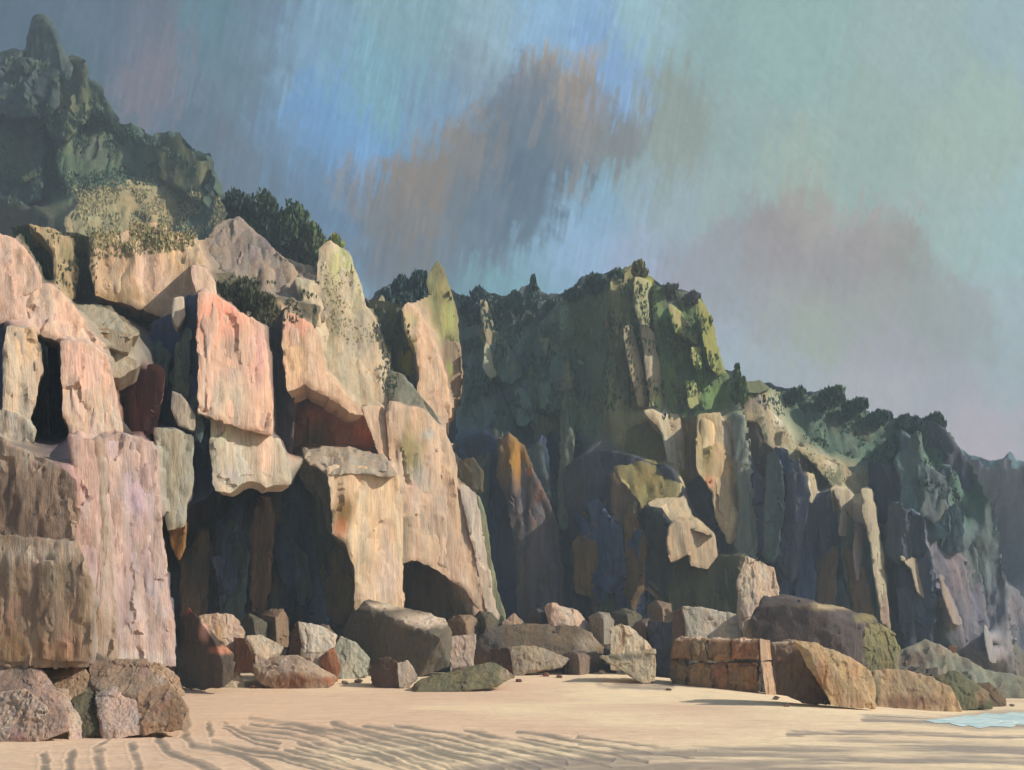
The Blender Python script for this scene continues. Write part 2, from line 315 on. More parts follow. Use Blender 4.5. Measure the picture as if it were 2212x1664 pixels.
def build_pool():
    m, n, l, b = new_mat('shallow_water')
    q = nd(n, 'ShaderNodeTexNoise', Scale=1.2, Detail=5.0); cr = nd(n, 'ShaderNodeValToRGB')
    cr.color_ramp.elements[0].position = .4; cr.color_ramp.elements[0].color = (*lin((172, 206, 206)), 1); cr.color_ramp.elements[1].position = .6; cr.color_ramp.elements[1].color = (*lin((226, 240, 236)), 1)
    gm = nd(n, 'ShaderNodeNewGeometry'); l.new(gm.outputs['Position'], q.inputs['Vector']); l.new(q.outputs['Fac'], cr.inputs[0]); l.new(cr.outputs[0], b.inputs['Base Color'])
    b.inputs['Roughness'].default_value = .45
    bp = nd(n, 'ShaderNodeBump', Strength=.3, Distance=.05); l.new(q.outputs['Fac'], bp.inputs['Height']); l.new(bp.outputs[0], b.inputs['Normal'])
    pts = [(1996,1557),(2030,1553),(2060,1550),(2085,1546),(2110,1546),(2130,1541),(2160,1543),(2185,1539),(2230,1542),(2300,1545),(2320,1558),(2260,1568),(2205,1566),(2180,1571),(2140,1569),(2120,1574),(2092,1568),(2080,1571),(2050,1563),(2020,1562)]
    gx, gy = np.meshgrid(np.arange(1990, 2325, 6.0), np.arange(1536, 1576, 3.0)); gx, gy = gx.ravel(), gy.ravel()
    sm = []
    for i in range(len(pts)):
        a_, b_ = pts[i], pts[(i + 1) % len(pts)]
        for t in (0, .33, .67): sm.append((a_[0] + (b_[0] - a_[0]) * t + random.uniform(-3, 3), a_[1] + (b_[1] - a_[1]) * t + random.uniform(-.7, .7)))
    k = in_poly(gx, gy, sm) & (poly_dist(gx, gy, sm) > 1.2)
    al = [Vector(p) for p in sm] + [Vector((float(a_), float(b_))) for a_, b_ in zip(gx[k], gy[k])]
    v2, _, f2, _, _, _ = geometry.delaunay_2d_cdt(al, [], [list(range(len(sm)))], 1, 1e-4)
    vs = []
    for p in v2:
        D = gD(p.x, p.y); X_ = (p.x - CX) / F * D; vs.append((X_, D, float(gz0(X_, D)) + .004))
    o = add_mesh('water', vs, f2, m, sharp=None)
    for p in o.data.polygons:
        if p.normal.z < 0: p.flip()
    tag(o, 'pale turquoise pool of shallow water on the beach', kind='structure')
build_pool()
# ------------------------------------------------------------------ rock facets
seed = [100]; DDM = 1.9; FACETS = {}
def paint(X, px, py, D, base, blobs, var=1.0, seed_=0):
    """albedo of rock: base colour, streaks along the fall line, mineral stains, painted lit edges and shaded fronts"""
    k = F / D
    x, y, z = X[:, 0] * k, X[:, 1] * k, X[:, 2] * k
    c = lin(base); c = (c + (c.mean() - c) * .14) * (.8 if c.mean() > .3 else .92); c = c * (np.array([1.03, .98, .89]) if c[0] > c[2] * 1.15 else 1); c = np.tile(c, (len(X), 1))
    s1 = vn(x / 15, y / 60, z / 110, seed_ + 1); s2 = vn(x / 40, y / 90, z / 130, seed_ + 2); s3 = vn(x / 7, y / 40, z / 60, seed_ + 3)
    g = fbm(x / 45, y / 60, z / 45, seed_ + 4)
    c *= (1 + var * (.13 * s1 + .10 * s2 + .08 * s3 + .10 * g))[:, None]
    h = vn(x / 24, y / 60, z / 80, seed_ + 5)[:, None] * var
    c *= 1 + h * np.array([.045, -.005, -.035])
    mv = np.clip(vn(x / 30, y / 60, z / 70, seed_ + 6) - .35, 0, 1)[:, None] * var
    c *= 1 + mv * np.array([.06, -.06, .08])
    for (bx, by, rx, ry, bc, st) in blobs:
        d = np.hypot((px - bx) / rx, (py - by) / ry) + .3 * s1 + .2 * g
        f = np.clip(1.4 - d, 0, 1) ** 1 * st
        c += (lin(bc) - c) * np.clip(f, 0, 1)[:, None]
    return np.clip(c, .004, .9)
def facet(parent, name, D, yaw, pitch, thick, col, pts, blobs=(), rough=1.0, step=None, rag=1.0, bev=1.0, var=1.0, label=None, mat=None, flute=1.0, taper=.8, sheet_ok=True):
    """a slab of rock: traced outline on a tilted plane at distance D, with rounded rim, sides and back"""
    seed[0] += 7; sd = seed[0]
    bev *= .55
    poly = [tuple(map(float, p)) for p in pts]
    ar = sum(poly[i][0] * poly[(i + 1) % len(poly)][1] - poly[(i + 1) % len(poly)][0] * poly[i][1] for i in range(len(poly))) / 2
    if ar < 0: poly = poly[::-1]
    cx = sum(p[0] for p in poly) / len(poly); cy = sum(p[1] for p in poly) / len(poly)
    step = step or max(3.0, min(5.5, math.sqrt(abs(ar)) / 18))
    # outline, resampled and made uneven
    ol = []
    for i in range(len(poly)):
        a_, b_ = poly[i], poly[(i + 1) % len(poly)]; L = math.dist(a_, b_); k = max(1, int(L / step))
        for j in range(k): ol.append((a_[0] + (b_[0] - a_[0]) * j / k, a_[1] + (b_[1] - a_[1]) * j / k))
    ol = np.array(ol); nx = np.roll(ol, -1, 0) - np.roll(ol, 1, 0); nl = np.hypot(nx[:, 0], nx[:, 1]) + 1e-6
    nrm = np.stack([nx[:, 1] / nl, -nx[:, 0] / nl], 1)
    off = rag * (3.2 * vn(ol[:, 0] / 26, ol[:, 1] / 40, 0, sd) + 2.0 * vn(ol[:, 0] / 8, ol[:, 1] / 13, 0, sd + 1) + 1.2 * vn(ol[:, 0] / 3, ol[:, 1] / 6, 0, sd + 2))
    off *= min(1, math.sqrt(abs(ar)) / 60)
    ol = ol + nrm * (off + 3.6)[:, None]
    x0, y0 = ol.min(0); x1, y1 = ol.max(0)
    gx, gy = np.meshgrid(np.arange(x0, x1, step), np.arange(y0, y1, step)); gx = gx.ravel(); gy = gy.ravel()
    gx = gx + rng.uniform(-.3, .3, gx.shape) * step; gy = gy + rng.uniform(-.3, .3, gy.shape) * step
    olt = [tuple(p) for p in ol]
    ins = in_poly(gx, gy, olt); gx, gy = gx[ins], gy[ins]
    dd = poly_dist(gx, gy, olt); k = dd > step * .45; gx, gy = gx[k], gy[k]
    allp = [Vector((float(a_), float(b_))) for a_, b_ in np.concatenate([ol, np.stack([gx, gy], 1)])]
    n_ol = len(ol)
    vs2, es, fs, ov, oe, of = geometry.delaunay_2d_cdt(allp, [], [list(range(n_ol))], 1, 1e-4)
    p2 = np.array([(v.x, v.y) for v in vs2])
    # map boundary
    bidx = []; 
    src = {}
    for i, o_ in enumerate(ov):
        for q in o_: src[q] = i
    bidx = [src[i] for i in range(n_ol)]
    bidx = [b_ for i, b_ in enumerate(bidx) if i == 0 or b_ != bidx[i - 1]]
    de = poly_dist(p2[:, 0], p2[:, 1], olt)
    # plane
    ya, pi_ = R(yaw), R(pitch)
    nv = np.array([math.sin(ya) * math.cos(pi_), -math.cos(ya) * math.cos(pi_), math.sin(pi_)])
    c0 = np.array(P(cx, cy, D)); rays = np.stack([(p2[:, 0] - CX) / F, np.ones(len(p2)), (HY - p2[:, 1]) / F], 1)
    o0 = np.array([0, 0, CAMZ]); den = rays @ nv
    den = np.where(np.abs(den) < .12, -.12, den)
    t = ((c0 - o0) @ nv) / den; t = np.clip(t, D * .72, D * 1.4)
    X = o0 + rays * t[:, None]
    u = D / F   # metres per image unit
    k = 1 / u
    x, y, z = X[:, 0] * k, X[:, 1] * k, X[:, 2] * k
    tx = (x * math.cos(ya) + y * math.sin(ya)) + 9 * vn(x / 14, 0, z / 30, sd + 11); tz = z + 12 * vn(x / 22, 0, z / 22, sd + 12)
    rel = (13.0 * plates(tx / 50, tz / 120, sd + 3, 1.3) * rough + 2.6 * plates(tx / 17, tz / 60, sd + 30, 1.4) * rough + 5.0 * flute * vn(x / 22, y / 60, z / 150, sd + 4) + 3.0 * vn(x / 9, y / 24, z / 38, sd + 5) * rough
           + 5 * vn(x / 60, y / 80, z / 60, sd + 6) + 1.3 * rough * vn(x / 4, y / 8, z / 12, sd + 8))
    sz = min(1, math.sqrt(abs(ar)) / 110)
    edge = np.clip(de / (7 * bev * sz + 2), 0, 1)
    rel = rel * sz * (.35 + .65 * edge) - 6 * bev * sz * (1 - edge) ** 2
    X = X + nv * (rel * u)[:, None]
    V = [X]; Fc = [tuple(f) for f in fs]
    if sheet_ok: FACETS.setdefault(parent.name, []).append((poly, nv, c0, np.array(lin(col)), u))
    # orientation towards the camera
    f0 = np.array(Fc[0]); nn = np.cross(X[f0[1]] - X[f0[0]], X[f0[2]] - X[f0[0]])
    if nn @ (X[f0[0]] - o0) > 0: Fc = [f[::-1] for f in Fc]
    # sides
    rd_ = np.array([c0[0] / c0[1], 1.0, 0]); rd_ /= np.linalg.norm(rd_)
    cen = X[bidx].mean(0); ring = bidx; cnt = len(X); PX = [p2]
    B0 = X[bidx]; back = np.array([0, 1, 0]) * .75 - nv * .25 * 0
    for s_ in (.12, .4, 1.0):
        B = B0 + rd_ * thick * s_; sh = 1 - (1 - taper) * s_
        cs = cen + rd_ * thick * s_; B[:, 0] = cs[0] + (B[:, 0] - cs[0]) * sh + thick * s_ * rd_[0] * 0
        B[:, 2] = cen[2] + (B[:, 2] - cen[2]) * sh
        jit = 5 * u * sz * vn(B[:, 0] * k / 20, B[:, 1] * k / 20, B[:, 2] * k / 40, sd + 9)
        B[:, 0] += jit; 
        V.append(B); PX.append(p2[bidx]); new = list(range(cnt, cnt + len(B))); cnt += len(B)
        m_ = len(ring)
        for i in range(m_):
            j = (i + 1) % m_; Fc.append((ring[i], new[i], new[j], ring[j]))
        ring = new
    Vc = cen + rd_ * thick * 1.02; V.append(Vc[None]); PX.append(np.array([[cx, cy]]))
    for i in range(len(ring)): Fc.append((ring[i], cnt, ring[(i + 1) % len(ring)]))
    V = np.concatenate(V); PX = np.concatenate(PX)
    c = paint(V, PX[:, 0], PX[:, 1], D, col, blobs, var, sd)
    o = add_mesh(name, V, Fc, mat or M_rock, c, V * (k / 100), parent, sharp=50)
    bm = bmesh.new(); bm.from_mesh(o.data); bmesh.ops.recalc_face_normals(bm, faces=bm.faces); bm.to_mesh(o.data); bm.free()
    if label: o['label'] = label
    return o
def rock_body(parent, outline, step=4.0, embed=5.0, name='rock_face', dark=.8, mat=None):
    """the continuous mass the slabs are set into: passes just behind every slab and bridges the joints between them"""
    sd = seed[0] = seed[0] + 7; g = 8.0
    xs = [p[0] for p in outline]; ys = [p[1] for p in outline]
    X0, Y0 = min(xs) - g, min(ys) - g; W_, H_ = int((max(xs) - X0) / g) + 3, int((max(ys) - Y0) / g) + 3
    gx, gy = np.meshgrid(X0 + np.arange(W_) * g, Y0 + np.arange(H_) * g); fx, fy = gx.ravel(), gy.ravel()
    rays = np.stack([(fx - CX) / F, np.ones(len(fx)), (HY - fy) / F], 1); o0 = np.array([0, 0, CAMZ])
    best = np.full(len(fx), 1e9); col = np.zeros((len(fx), 3))
    for (poly, nv, c0, c, u) in FACETS[parent.name]:
        m = in_poly(fx, fy, poly)
        if not m.any(): continue
        den = rays[m] @ nv; den = np.where(np.abs(den) < .12, -.12, den)
        t = np.clip(((c0 - o0) @ nv) / den, c0[1] * .72, c0[1] * 1.4) * (1 + embed / F)
        k = np.where(m)[0]; w_ = t < best[k]; best[k[w_]] = t[w_]; col[k[w_]] = c
    known = (best < 1e8).reshape(H_, W_); L = np.where(known, np.log(np.minimum(best, 1e6)).reshape(H_, W_), 0.0); Cg = col.reshape(H_, W_, 3)
    mean = L[known].mean(); L = np.where(known, L, mean); Cg = np.where(known[..., None], Cg, Cg[known].mean(0))
    def nb(A): 
        P_ = np.pad(A, [(1, 1), (1, 1)] + [(0, 0)] * (A.ndim - 2), mode='edge'); return (P_[:-2, 1:-1] + P_[2:, 1:-1] + P_[1:-1, :-2] + P_[1:-1, 2:]) / 4
    for it in range(500):
        L = np.where(known, L, nb(L)); Cg = np.where(known[..., None], Cg, nb(Cg))
    for it in range(2): Cg = .5 * Cg + .5 * nb(Cg)
    L = .7 * L + .3 * nb(L)
    # resample on a finer net
    px, py = np.meshgrid(np.arange(min(xs), max(xs), step), np.arange(min(ys), max(ys), step)); h, w_ = px.shape
    px = px + 1.2 * vn(px / 9, py / 9, 0, sd + 20); py = py + 1.2 * vn(px / 9, py / 9, 5, sd + 21)
    a = (px - X0) / g; b = (py - Y0) / g; ai = np.clip(np.floor(a).astype(int), 0, W_ - 2); bi = np.clip(np.floor(b).astype(int), 0, H_ - 2); fa, fb = np.clip(a - ai, 0, 1), np.clip(b - bi, 0, 1)
    def bil(A):
        e = (...,) if A.ndim == 2 else (..., None); q, r_ = (fa, fb) if A.ndim == 2 else (fa[..., None], fb[..., None])
        return (A[bi, ai] * (1 - q) + A[bi, ai + 1] * q) * (1 - r_) + (A[bi + 1, ai] * (1 - q) + A[bi + 1, ai + 1] * q) * r_
    D = np.exp(bil(L)); cc = bil(Cg)
    oln = [(x + 5 * float(vn(np.array(x / 17.), y / 17., 0, sd)), y + 5 * float(vn(np.array(x / 13.), y / 13., 2, sd))) for (x, y) in outline]
    ins = in_poly(px + 7 * vn(px / 14, py / 20, 0, sd + 5) + 4 * vn(px / 5, py / 6, 0, sd + 6), py + 6 * vn(px / 11, py / 14, 3, sd + 7), oln)
    k = F / np.maximum(D, 1)
    rel = 9 * plates(px / 46 + .1 * vn(px / 20, py / 40, 0, sd), py / 110, sd + 8, 1.3) + 5 * vn(px / 16, py / 110, 0, sd + 9) + 3 * plates(px / 16, py / 44, sd + 31, 1.3) + 2.5 * vn(px / 7, py / 20, 0, sd + 10)
    D = D * (1 - rel * .9 / F)
    V = np.stack([(px - CX) / F * D, D, CAMZ + (HY - py) / F * D], -1).reshape(-1, 3)
    idx = np.arange(h * w_).reshape(h, w_); keep = ins[:-1, :-1] & ins[:-1, 1:] & ins[1:, 1:] & ins[1:, :-1]
    q = np.stack([idx[:-1, :-1], idx[1:, :-1], idx[1:, 1:], idx[:-1, 1:]], -1)[keep]
    used = np.unique(q); mp = np.full(h * w_, -1); mp[used] = np.arange(len(used)); q = mp[q]; V = V[used]; cl = cc.reshape(-1, 3)[used]; pxu = px.ravel()[used]; pyu = py.ravel()[used]
    D1 = float(np.median(V[:, 1]))
    base = paint(V, pxu, pyu, D1, (188, 188, 188), [], 1.5, sd); base = base / lin((188, 188, 188)) / .8
    cl = np.clip(cl * base * dark, .004, .85)
    # a rear copy closes the mass
    cnt = len(V); B = V.copy(); B[:, 1] += D1 * .08; B[:, 0] += V[:, 0] / V[:, 1] * D1 * .08
    e = {}
    for f_ in q:
        for i in range(4):
            a_, b_ = int(f_[i]), int(f_[(i + 1) % 4]); e[(a_, b_)] = 1
    rim = [(a_, b_) for (a_, b_) in e if (b_, a_) not in e]; rv = sorted({v for r_ in rim for v in r_}); rm = {v: cnt + i for i, v in enumerate(rv)}
    faces = [tuple(f_) for f_ in q] + [(b_, a_, rm[a_], rm[b_]) for (a_, b_) in rim]
    V2 = np.concatenate([V, B[rv]]); cl = np.concatenate([cl, cl[rv]])
    return add_mesh(name, V2, faces, mat or M_rock, cl, V2 * (F / D1 / 100), parent, sharp=55)
def boulder(D, pts, col, label, blobs=(), thick=None, name='boulder', cat='boulder', parent=None, rough=1.0, group='boulders at the foot of the cliffs', soft=1, var=1.0, sink=0, levels=None):
    """closed block: hull of the traced corners, each with its own depth, plus a smaller back"""
    seed[0] += 7; sd = seed[0]
    xs = [p[0] for p in pts]; ys = [p[1] for p in pts]; wpx = max(max(xs) - min(xs), max(ys) - min(ys))
    if D is None: D = gD(sum(xs) / len(xs), max(ys) - 1)
    u = D / F; th = thick if thick is not None else wpx * u * .7
    fr = [np.array(P(p[0], p[1], D + (p[2] if len(p) > 2 else 0) * u * DDM)) for p in pts]
    c = np.mean(fr, 0); bk = []
    for p in fr:
        q = p + np.array([c[0] / c[1] * th, th, 0]); cx_ = c[0] + c[0] / c[1] * th; q[0] = cx_ + (q[0] - cx_) * .82; q[2] = c[2] + (q[2] - c[2]) * .82; bk.append(q)
    gl = min(gz0(p[0], p[1]) for p in fr); lo = min(p[2] for p in fr)
    if parent is None and D > 50 and lo > gl: sink = min((lo - gl + .1) / u, .4 * wpx)
    if sink:
        lo = min(p[2] for p in fr)
        for p in list(fr):
            if p[2] < lo + .25 * wpx * u: fr.append(p + np.array([0, 0, -sink * u]))
    bm = bmesh.new(); vs = [bm.verts.new(Vector(p)) for p in fr + bk]
    r = bmesh.ops.convex_hull(bm, input=vs); bmesh.ops.delete(bm, geom=[g for g in r['geom_interior'] if isinstance(g, bmesh.types.BMVert)], context='VERTS')
    bmesh.ops.dissolve_limit(bm, angle_limit=R(6), verts=bm.verts, edges=bm.edges); bmesh.ops.triangulate(bm, faces=bm.faces)
    lim = max(3.4, wpx / 30) * u
    for it in range(7):
        es = [e for e in bm.edges if e.calc_length() > lim]
        if not es: break
        bmesh.ops.subdivide_edges(bm, edges=es, cuts=1); bmesh.ops.triangulate(bm, faces=bm.faces)
    for i in range(soft): bmesh.ops.smooth_vert(bm, verts=bm.verts, factor=.5, use_axis_x=True, use_axis_y=True, use_axis_z=True)
    bmesh.ops.recalc_face_normals(bm, faces=bm.faces); bm.normal_update()
    X = np.array([v.co[:] for v in bm.verts]); N = np.array([v.normal[:] for v in bm.verts]); Fc = [[v.index for v in f.verts] for f in bm.faces]; bm.free()
    k = 1 / u; x, y, z = X[:, 0] * k, X[:, 1] * k, X[:, 2] * k; sz = min(1, wpx / 90)
    rel = 2.2 * cells(x / 26, y / 26, z / 30, sd) * rough + 3 * fbm(x / 22, y / 22, z / 30, sd + 1) + 1.6 * vn(x / 5, y / 5, z / 8, sd + 2) * rough
    X = X + N * (rel * sz * u * rough)[:, None]
    px = CX + F * X[:, 0] / X[:, 1]; py = HY - F * (X[:, 2] - CAMZ) / X[:, 1]
    cc = paint(X, px, py, D, col, blobs, var, sd)
    ctr = X.mean(0)
    o = add_mesh(name, X - (0 if parent is not None else ctr), Fc, M_bould, cc, X * (k / 100), parent, sharp=42)
    if parent is None: o.location = ctr; tag(o, label, cat, group)
    elif label: o['label'] = label
    return o
# ------------------------------------------------------------------ the left cliff
LC = empty('cliff', P(300, 1470, 45), 'tall pale pink and cream cliff of upright slabs on the left above the beach', 'cliff')
f = lambda *a, **k: facet(LC, *a, **k)
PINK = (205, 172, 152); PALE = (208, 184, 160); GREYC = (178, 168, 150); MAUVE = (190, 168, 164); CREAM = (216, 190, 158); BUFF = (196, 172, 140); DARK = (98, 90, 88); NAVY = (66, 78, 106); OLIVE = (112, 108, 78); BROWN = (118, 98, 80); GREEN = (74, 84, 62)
# rock behind the slabs
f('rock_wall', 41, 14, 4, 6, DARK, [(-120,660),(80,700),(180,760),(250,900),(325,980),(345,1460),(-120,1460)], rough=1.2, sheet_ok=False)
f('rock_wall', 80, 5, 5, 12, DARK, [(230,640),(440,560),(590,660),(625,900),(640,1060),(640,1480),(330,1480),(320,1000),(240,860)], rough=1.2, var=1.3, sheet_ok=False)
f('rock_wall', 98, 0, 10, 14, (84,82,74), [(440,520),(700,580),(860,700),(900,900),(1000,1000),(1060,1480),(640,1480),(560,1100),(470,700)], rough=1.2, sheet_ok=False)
# nearest brown slabs
f('rock_slab', 27.5, 2, 6, 3, (150,128,112), [(-90,955),(0,948),(60,978),(112,1003),(160,1035),(166,1100),(160,1165),(-90,1172)], [(60,1100,90,80,(120,102,88),.8),(60,985,90,30,(170,155,138),.7),(20,1060,30,80,(100,88,80),.6)], var=1.4)
f('rock_slab', 27, 4, 4, 3, (150,130,110), [(-90,1168),(20,1160),(165,1172),(198,1262),(196,1345),(192,1424),(-90,1426)], [(90,1195,110,26,(178,164,146),.8),(100,1290,60,70,(118,102,88),.8),(130,1405,70,24,(146,108,78),.5),(30,1405,50,30,(142,112,78),.4),(120,1250,30,40,(116,112,98),.6)], var=1.5)
f('rock_slab', 29, 30, 5, 2.5, (196,164,154), [(150,938),(203,952),(208,1040),(216,1180),(206,1290),(190,1285),(168,1185),(166,1095),(158,1025)], [(185,1100,15,40,(176,158,150),.7)])
f('rock_slab', 29.5, 34, 4, 2, (178,160,146), [(194,958),(214,945),(226,1000),(232,1120),(246,1260),(252,1425),(200,1430),(206,1330),(213,1260),(208,1120)], [(212,1360,14,60,(168,138,112),.6),(205,975,12,20,(130,92,62),.7)])
f('rock_slab', 31, 44, 4, 4, MAUVE, [(216,948),(262,936),(300,944),(330,956),(338,980),(345,1080),(355,1200),(367,1285),(378,1405),(380,1438),(256,1434),(250,1260),(236,1120),(226,1000)], [(300,1070,26,60,(168,150,164),.8),(250,985,20,35,(206,176,158),.6),(255,1190,18,60,(204,178,162),.6),(330,1340,14,50,(140,116,96),.6),(290,1425,90,18,(196,186,176),.7),(262,1330,14,80,(158,146,140),.6)], var=1.3)
f('rock_pillar', 41, 28, 6, 3, (166,162,146), [(338,928),(378,930),(415,945),(412,1065),(401,1085),(398,1130),(365,1142),(352,1080),(341,985)], [(385,1080,20,40,(146,144,134),.5)])
f('mineral_stain_rock', 50, 0, 0, 3, (150,110,58), [(366,1138),(402,1126),(398,1180),(386,1202),(374,1180)], rag=.6)
# middle tier
f('rock_slab', 34, 40, 5, 3, (206,186,164), [(18,706),(72,708),(92,800),(80,812),(66,905),(8,888),(14,820)], [(55,740,24,40,(216,174,126),.6)])
f('rock_wall', 37, -38, 0, 3, NAVY, [(-60,690),(0,694),(18,708),(20,840),(6,886),(-60,890)])
f('rock_wall', 38, -36, 0, 3, (84,90,84), [(72,712),(98,752),(100,945),(70,950),(64,905),(80,810)])
f('rock_wall', 38.5, -40, 0, 3, NAVY, [(98,768),(116,742),(137,738),(140,902),(154,920),(152,950),(96,952)])
f('rock_slab', 35, 42, 5, 4, (214,184,164), [(135,738),(160,738),(205,748),(230,765),(243,825),(258,890),(262,940),(256,952),(190,952),(157,955),(153,915),(138,900)], [(180,800,50,40,(216,172,152),.7),(230,900,30,40,(190,180,160),.6)])
f('rock_slab', 33, 20, 5, 3, GREYC, [(-60,892),(10,888),(62,908),(72,930),(70,950),(20,960),(-60,958)], [(30,920,40,30,(186,172,158),.7)])
f('rock_slab', 38, 40, 18, 4, (208,178,158), [(73,608),(110,615),(150,650),(190,713),(226,746),(205,752),(134,737),(73,715),(57,665)], [(90,660,24,50,(160,148,134),.6),(140,690,40,30,(214,176,154),.6)])
f('rock_slab', 37, 36, 12, 4, (214,180,162), [(-80,502),(0,508),(30,518),(58,540),(80,576),(88,610),(67,628),(40,640),(57,665),(62,692),(0,694),(-80,704)], [(42,560,10,30,(140,124,104),.8),(14,540,12,30,(156,140,120),.5),(58,600,14,30,(176,156,136),.6)])
f('rock_block', 46, 25, 42, 3, (160,152,132), [(163,662),(198,659),(249,678),(281,708),(299,720),(281,728),(236,712),(207,710),(188,688)], var=.8)
f('rock_block', 45.5, 22, 8, 3, (166,154,134), [(207,712),(236,712),(286,726),(276,756),(245,748),(224,742),(213,733)], [(222,724,14,14,(140,104,58),.9)])
f('rock_block', 46, 30, 14, 3, (176,164,146), [(228,748),(250,752),(284,775),(302,786),(275,802),(243,815),(234,780)])
f('rock_wall', 52, -28, -4, 4, (124,88,84), [(243,812),(265,800),(335,791),(351,802),(335,925),(329,955),(265,939),(248,850)], var=1.4)
f('rock_wall', 56, -38, 0, 4, NAVY, [(330,700),(372,680),(405,640),(432,640),(436,965),(418,955),(390,930),(335,960),(345,820)], rough=1.3)
f('rock_shard', 54, 34, 0, 1.5, (196,188,176), [(378,646),(394,644),(398,682),(384,704),(374,685)], rag=.7)
f('rock_shard', 53, 32, 4, 2, (170,162,148), [(374,848),(390,853),(419,897),(418,926),(388,916),(373,882)], rag=.7)
f('rock_shard', 56, 10, 0, 1.5, (120,116,112), [(392,790),(406,780),(412,880),(398,860)], rag=.7)
# great pink slab and the block beneath it
f('rock_slab', 55, 45, 4, 4, (216,180,158), [(431,632),(447,630),(498,656),(517,678),(568,703),(577,760),(587,870),(587,938),(510,914),(434,888)], [(480,675,55,45,(230,158,132),.85),(560,770,24,70,(222,164,150),.6),(480,860,50,50,(190,178,158),.7),(450,700,20,60,(226,150,122),.5)])
f('rock_wall', 57, -42, 0, 4, NAVY, [(431,640),(436,900),(458,905),(462,1050),(440,1075),(408,1090),(412,950),(418,930),(408,740)])
f('rock_block', 56, 42, 6, 4, (196,184,164), [(458,904),(520,920),(604,952),(626,1008),(625,1042),(578,1047),(560,1036),(535,1036),(500,1062),(470,1056),(460,1000)], [(575,985,22,40,(214,182,160),.8),(500,1030,40,20,(160,150,144),.6),(480,930,24,30,(176,182,150),.6)])
f('rock_slab', 58, 40, 10, 3, (216,184,160), [(416,574),(445,582),(463,608),(463,642),(447,634),(426,632)])
# upper pale wall
f('rock_wall', 68, 30, 14, 6, (206,176,142), [(200,505),(265,500),(300,480),(340,485),(377,500),(425,510),(440,575),(410,640),(372,690),(345,680),(310,665),(265,650),(211,632),(196,575)], [(290,510,100,20,(128,124,84),.8),(250,570,16,60,(134,126,90),.6),(345,600,20,50,(214,180,160),.6),(330,580,8,50,(120,96,90),.6),(250,640,60,18,(136,108,66),.7),(380,550,14,40,(226,178,120),.6),(310,580,14,50,(212,184,170),.6)], var=1.5, flute=1.6)
f('rock_arch', 66, 32, 10, 3, (186,164,124), [(64,484),(121,498),(152,520),(166,580),(160,640),(140,650),(122,600),(118,545),(95,508)], [(145,560,16,40,(130,124,86),.6)], rag=.8)
f('rock_wall', 68, -30, 0, 3, GREEN, [(24,492),(64,488),(100,512),(116,560),(120,620),(100,640),(84,585),(60,540)])
f('rock_wall', 69, -18, 2, 3, (84,86,62), [(150,505),(205,520),(212,622),(240,660),(200,690),(150,660),(164,590)], [(190,640,40,24,(88,62,58),.6)])
f('rock_wall', 70, -10, -6, 3, (112,94,62), [(236,640),(300,646),(345,660),(362,680),(345,730),(300,705),(250,680)], var=1.4)
# long slope above the slabs
f('rock_slope', 84, 18, 30, 5, (150,136,122), [(440,540),(470,478),(516,466),(560,505),(600,550),(650,590),(700,612),(735,620),(700,690),(620,660),(560,640),(490,600)], [(560,530,40,40,(136,122,126),.6),(620,590,50,30,(170,146,120),.7)])
f('rock_slope', 76, 10, 34, 4, (112,104,82), [(440,590),(500,590),(580,640),(690,660),(680,700),(620,690),(580,705),(520,680),(470,640)], [(500,650,40,14,(178,156,134),.9),(600,668,40,12,(190,160,130),.8),(560,622,40,12,(70,76,62),.8)])
f('rock_slope', 84, 36, 16, 6, (196,180,150), [(640,600),(690,612),(694,540),(716,520),(750,545),(775,600),(790,660),(815,700),(838,760),(856,880),(846,910),(786,890),(740,862),(700,800),(690,730),(660,680)], [(735,575,26,40,(166,170,104),.8),(760,620,20,50,(196,188,140),.7),(760,740,50,70,(164,154,136),.6),(720,700,16,80,(122,124,84),.5),(800,800,30,40,(204,178,150),.6)], var=1.4)
f('rock_slab', 72, 42, 6, 5, (212,178,150), [(618,668),(645,680),(674,707),(692,740),(700,803),(745,850),(786,893),(760,885),(709,850),(658,825),(626,840),(618,787),(614,723)], [(650,700,26,30,(222,160,136),.7),(640,780,16,50,(222,186,140),.6)])
f('rock_wall', 74, -38, 2, 3, (88,80,84), [(578,692),(616,668),(618,820),(626,860),(628,930),(618,1010),(604,980),(590,940),(588,800)], [(590,980,14,50,(92,98,62),.8)])
f('overhang', 80, 4, -20, 4, (178,120,82), [(642,827),(661,818),(700,851),(738,857),(786,893),(812,940),(826,984),(754,968),(652,962),(629,981),(627,915),(642,867)], [(790,945,24,26,(226,122,66),.8),(765,965,34,8,(200,116,66),.8),(680,950,36,34,(104,104,72),.8),(660,850,16,30,(66,66,66),.9)], var=1.5, rag=.7)
f('rock_slab', 79, 40, 6, 4, (210,180,154), [(786,880),(824,880),(842,900),(848,1010),(858,1030),(830,1000),(812,950)], rag=.7)
f('rock_ledge', 75, 22, 46, 3, (176,164,146), [(652,966),(754,966),(826,984),(858,1022),(715,1018),(684,1002),(664,990)], var=.8)
f('rock_pillar', 75, 42, 4, 5, CREAM, [(712,1008),(780,1010),(853,1016),(866,1082),(868,1178),(866,1330),(770,1330),(772,1230),(750,1174),(722,1150),(720,1066)], [(745,1105,22,40,(128,100,58),1),(738,1140,14,18,(180,104,66),.6),(830,1240,26,60,(200,180,164),.7),(760,1230,26,50,(206,184,150),.5)])
f('rock_wall', 83, -30, 0, 6, NAVY, [(355,1130),(400,1120),(424,1050),(458,1040),(500,1060),(535,1036),(640,1040),(668,1180),(690,1480),(540,1480),(372,1480)], [(505,1200,26,120,(104,88,66),.6),(600,1150,30,100,(84,92,76),.5),(440,1180,30,90,(78,84,96),.6)], rough=1.5, flute=2)
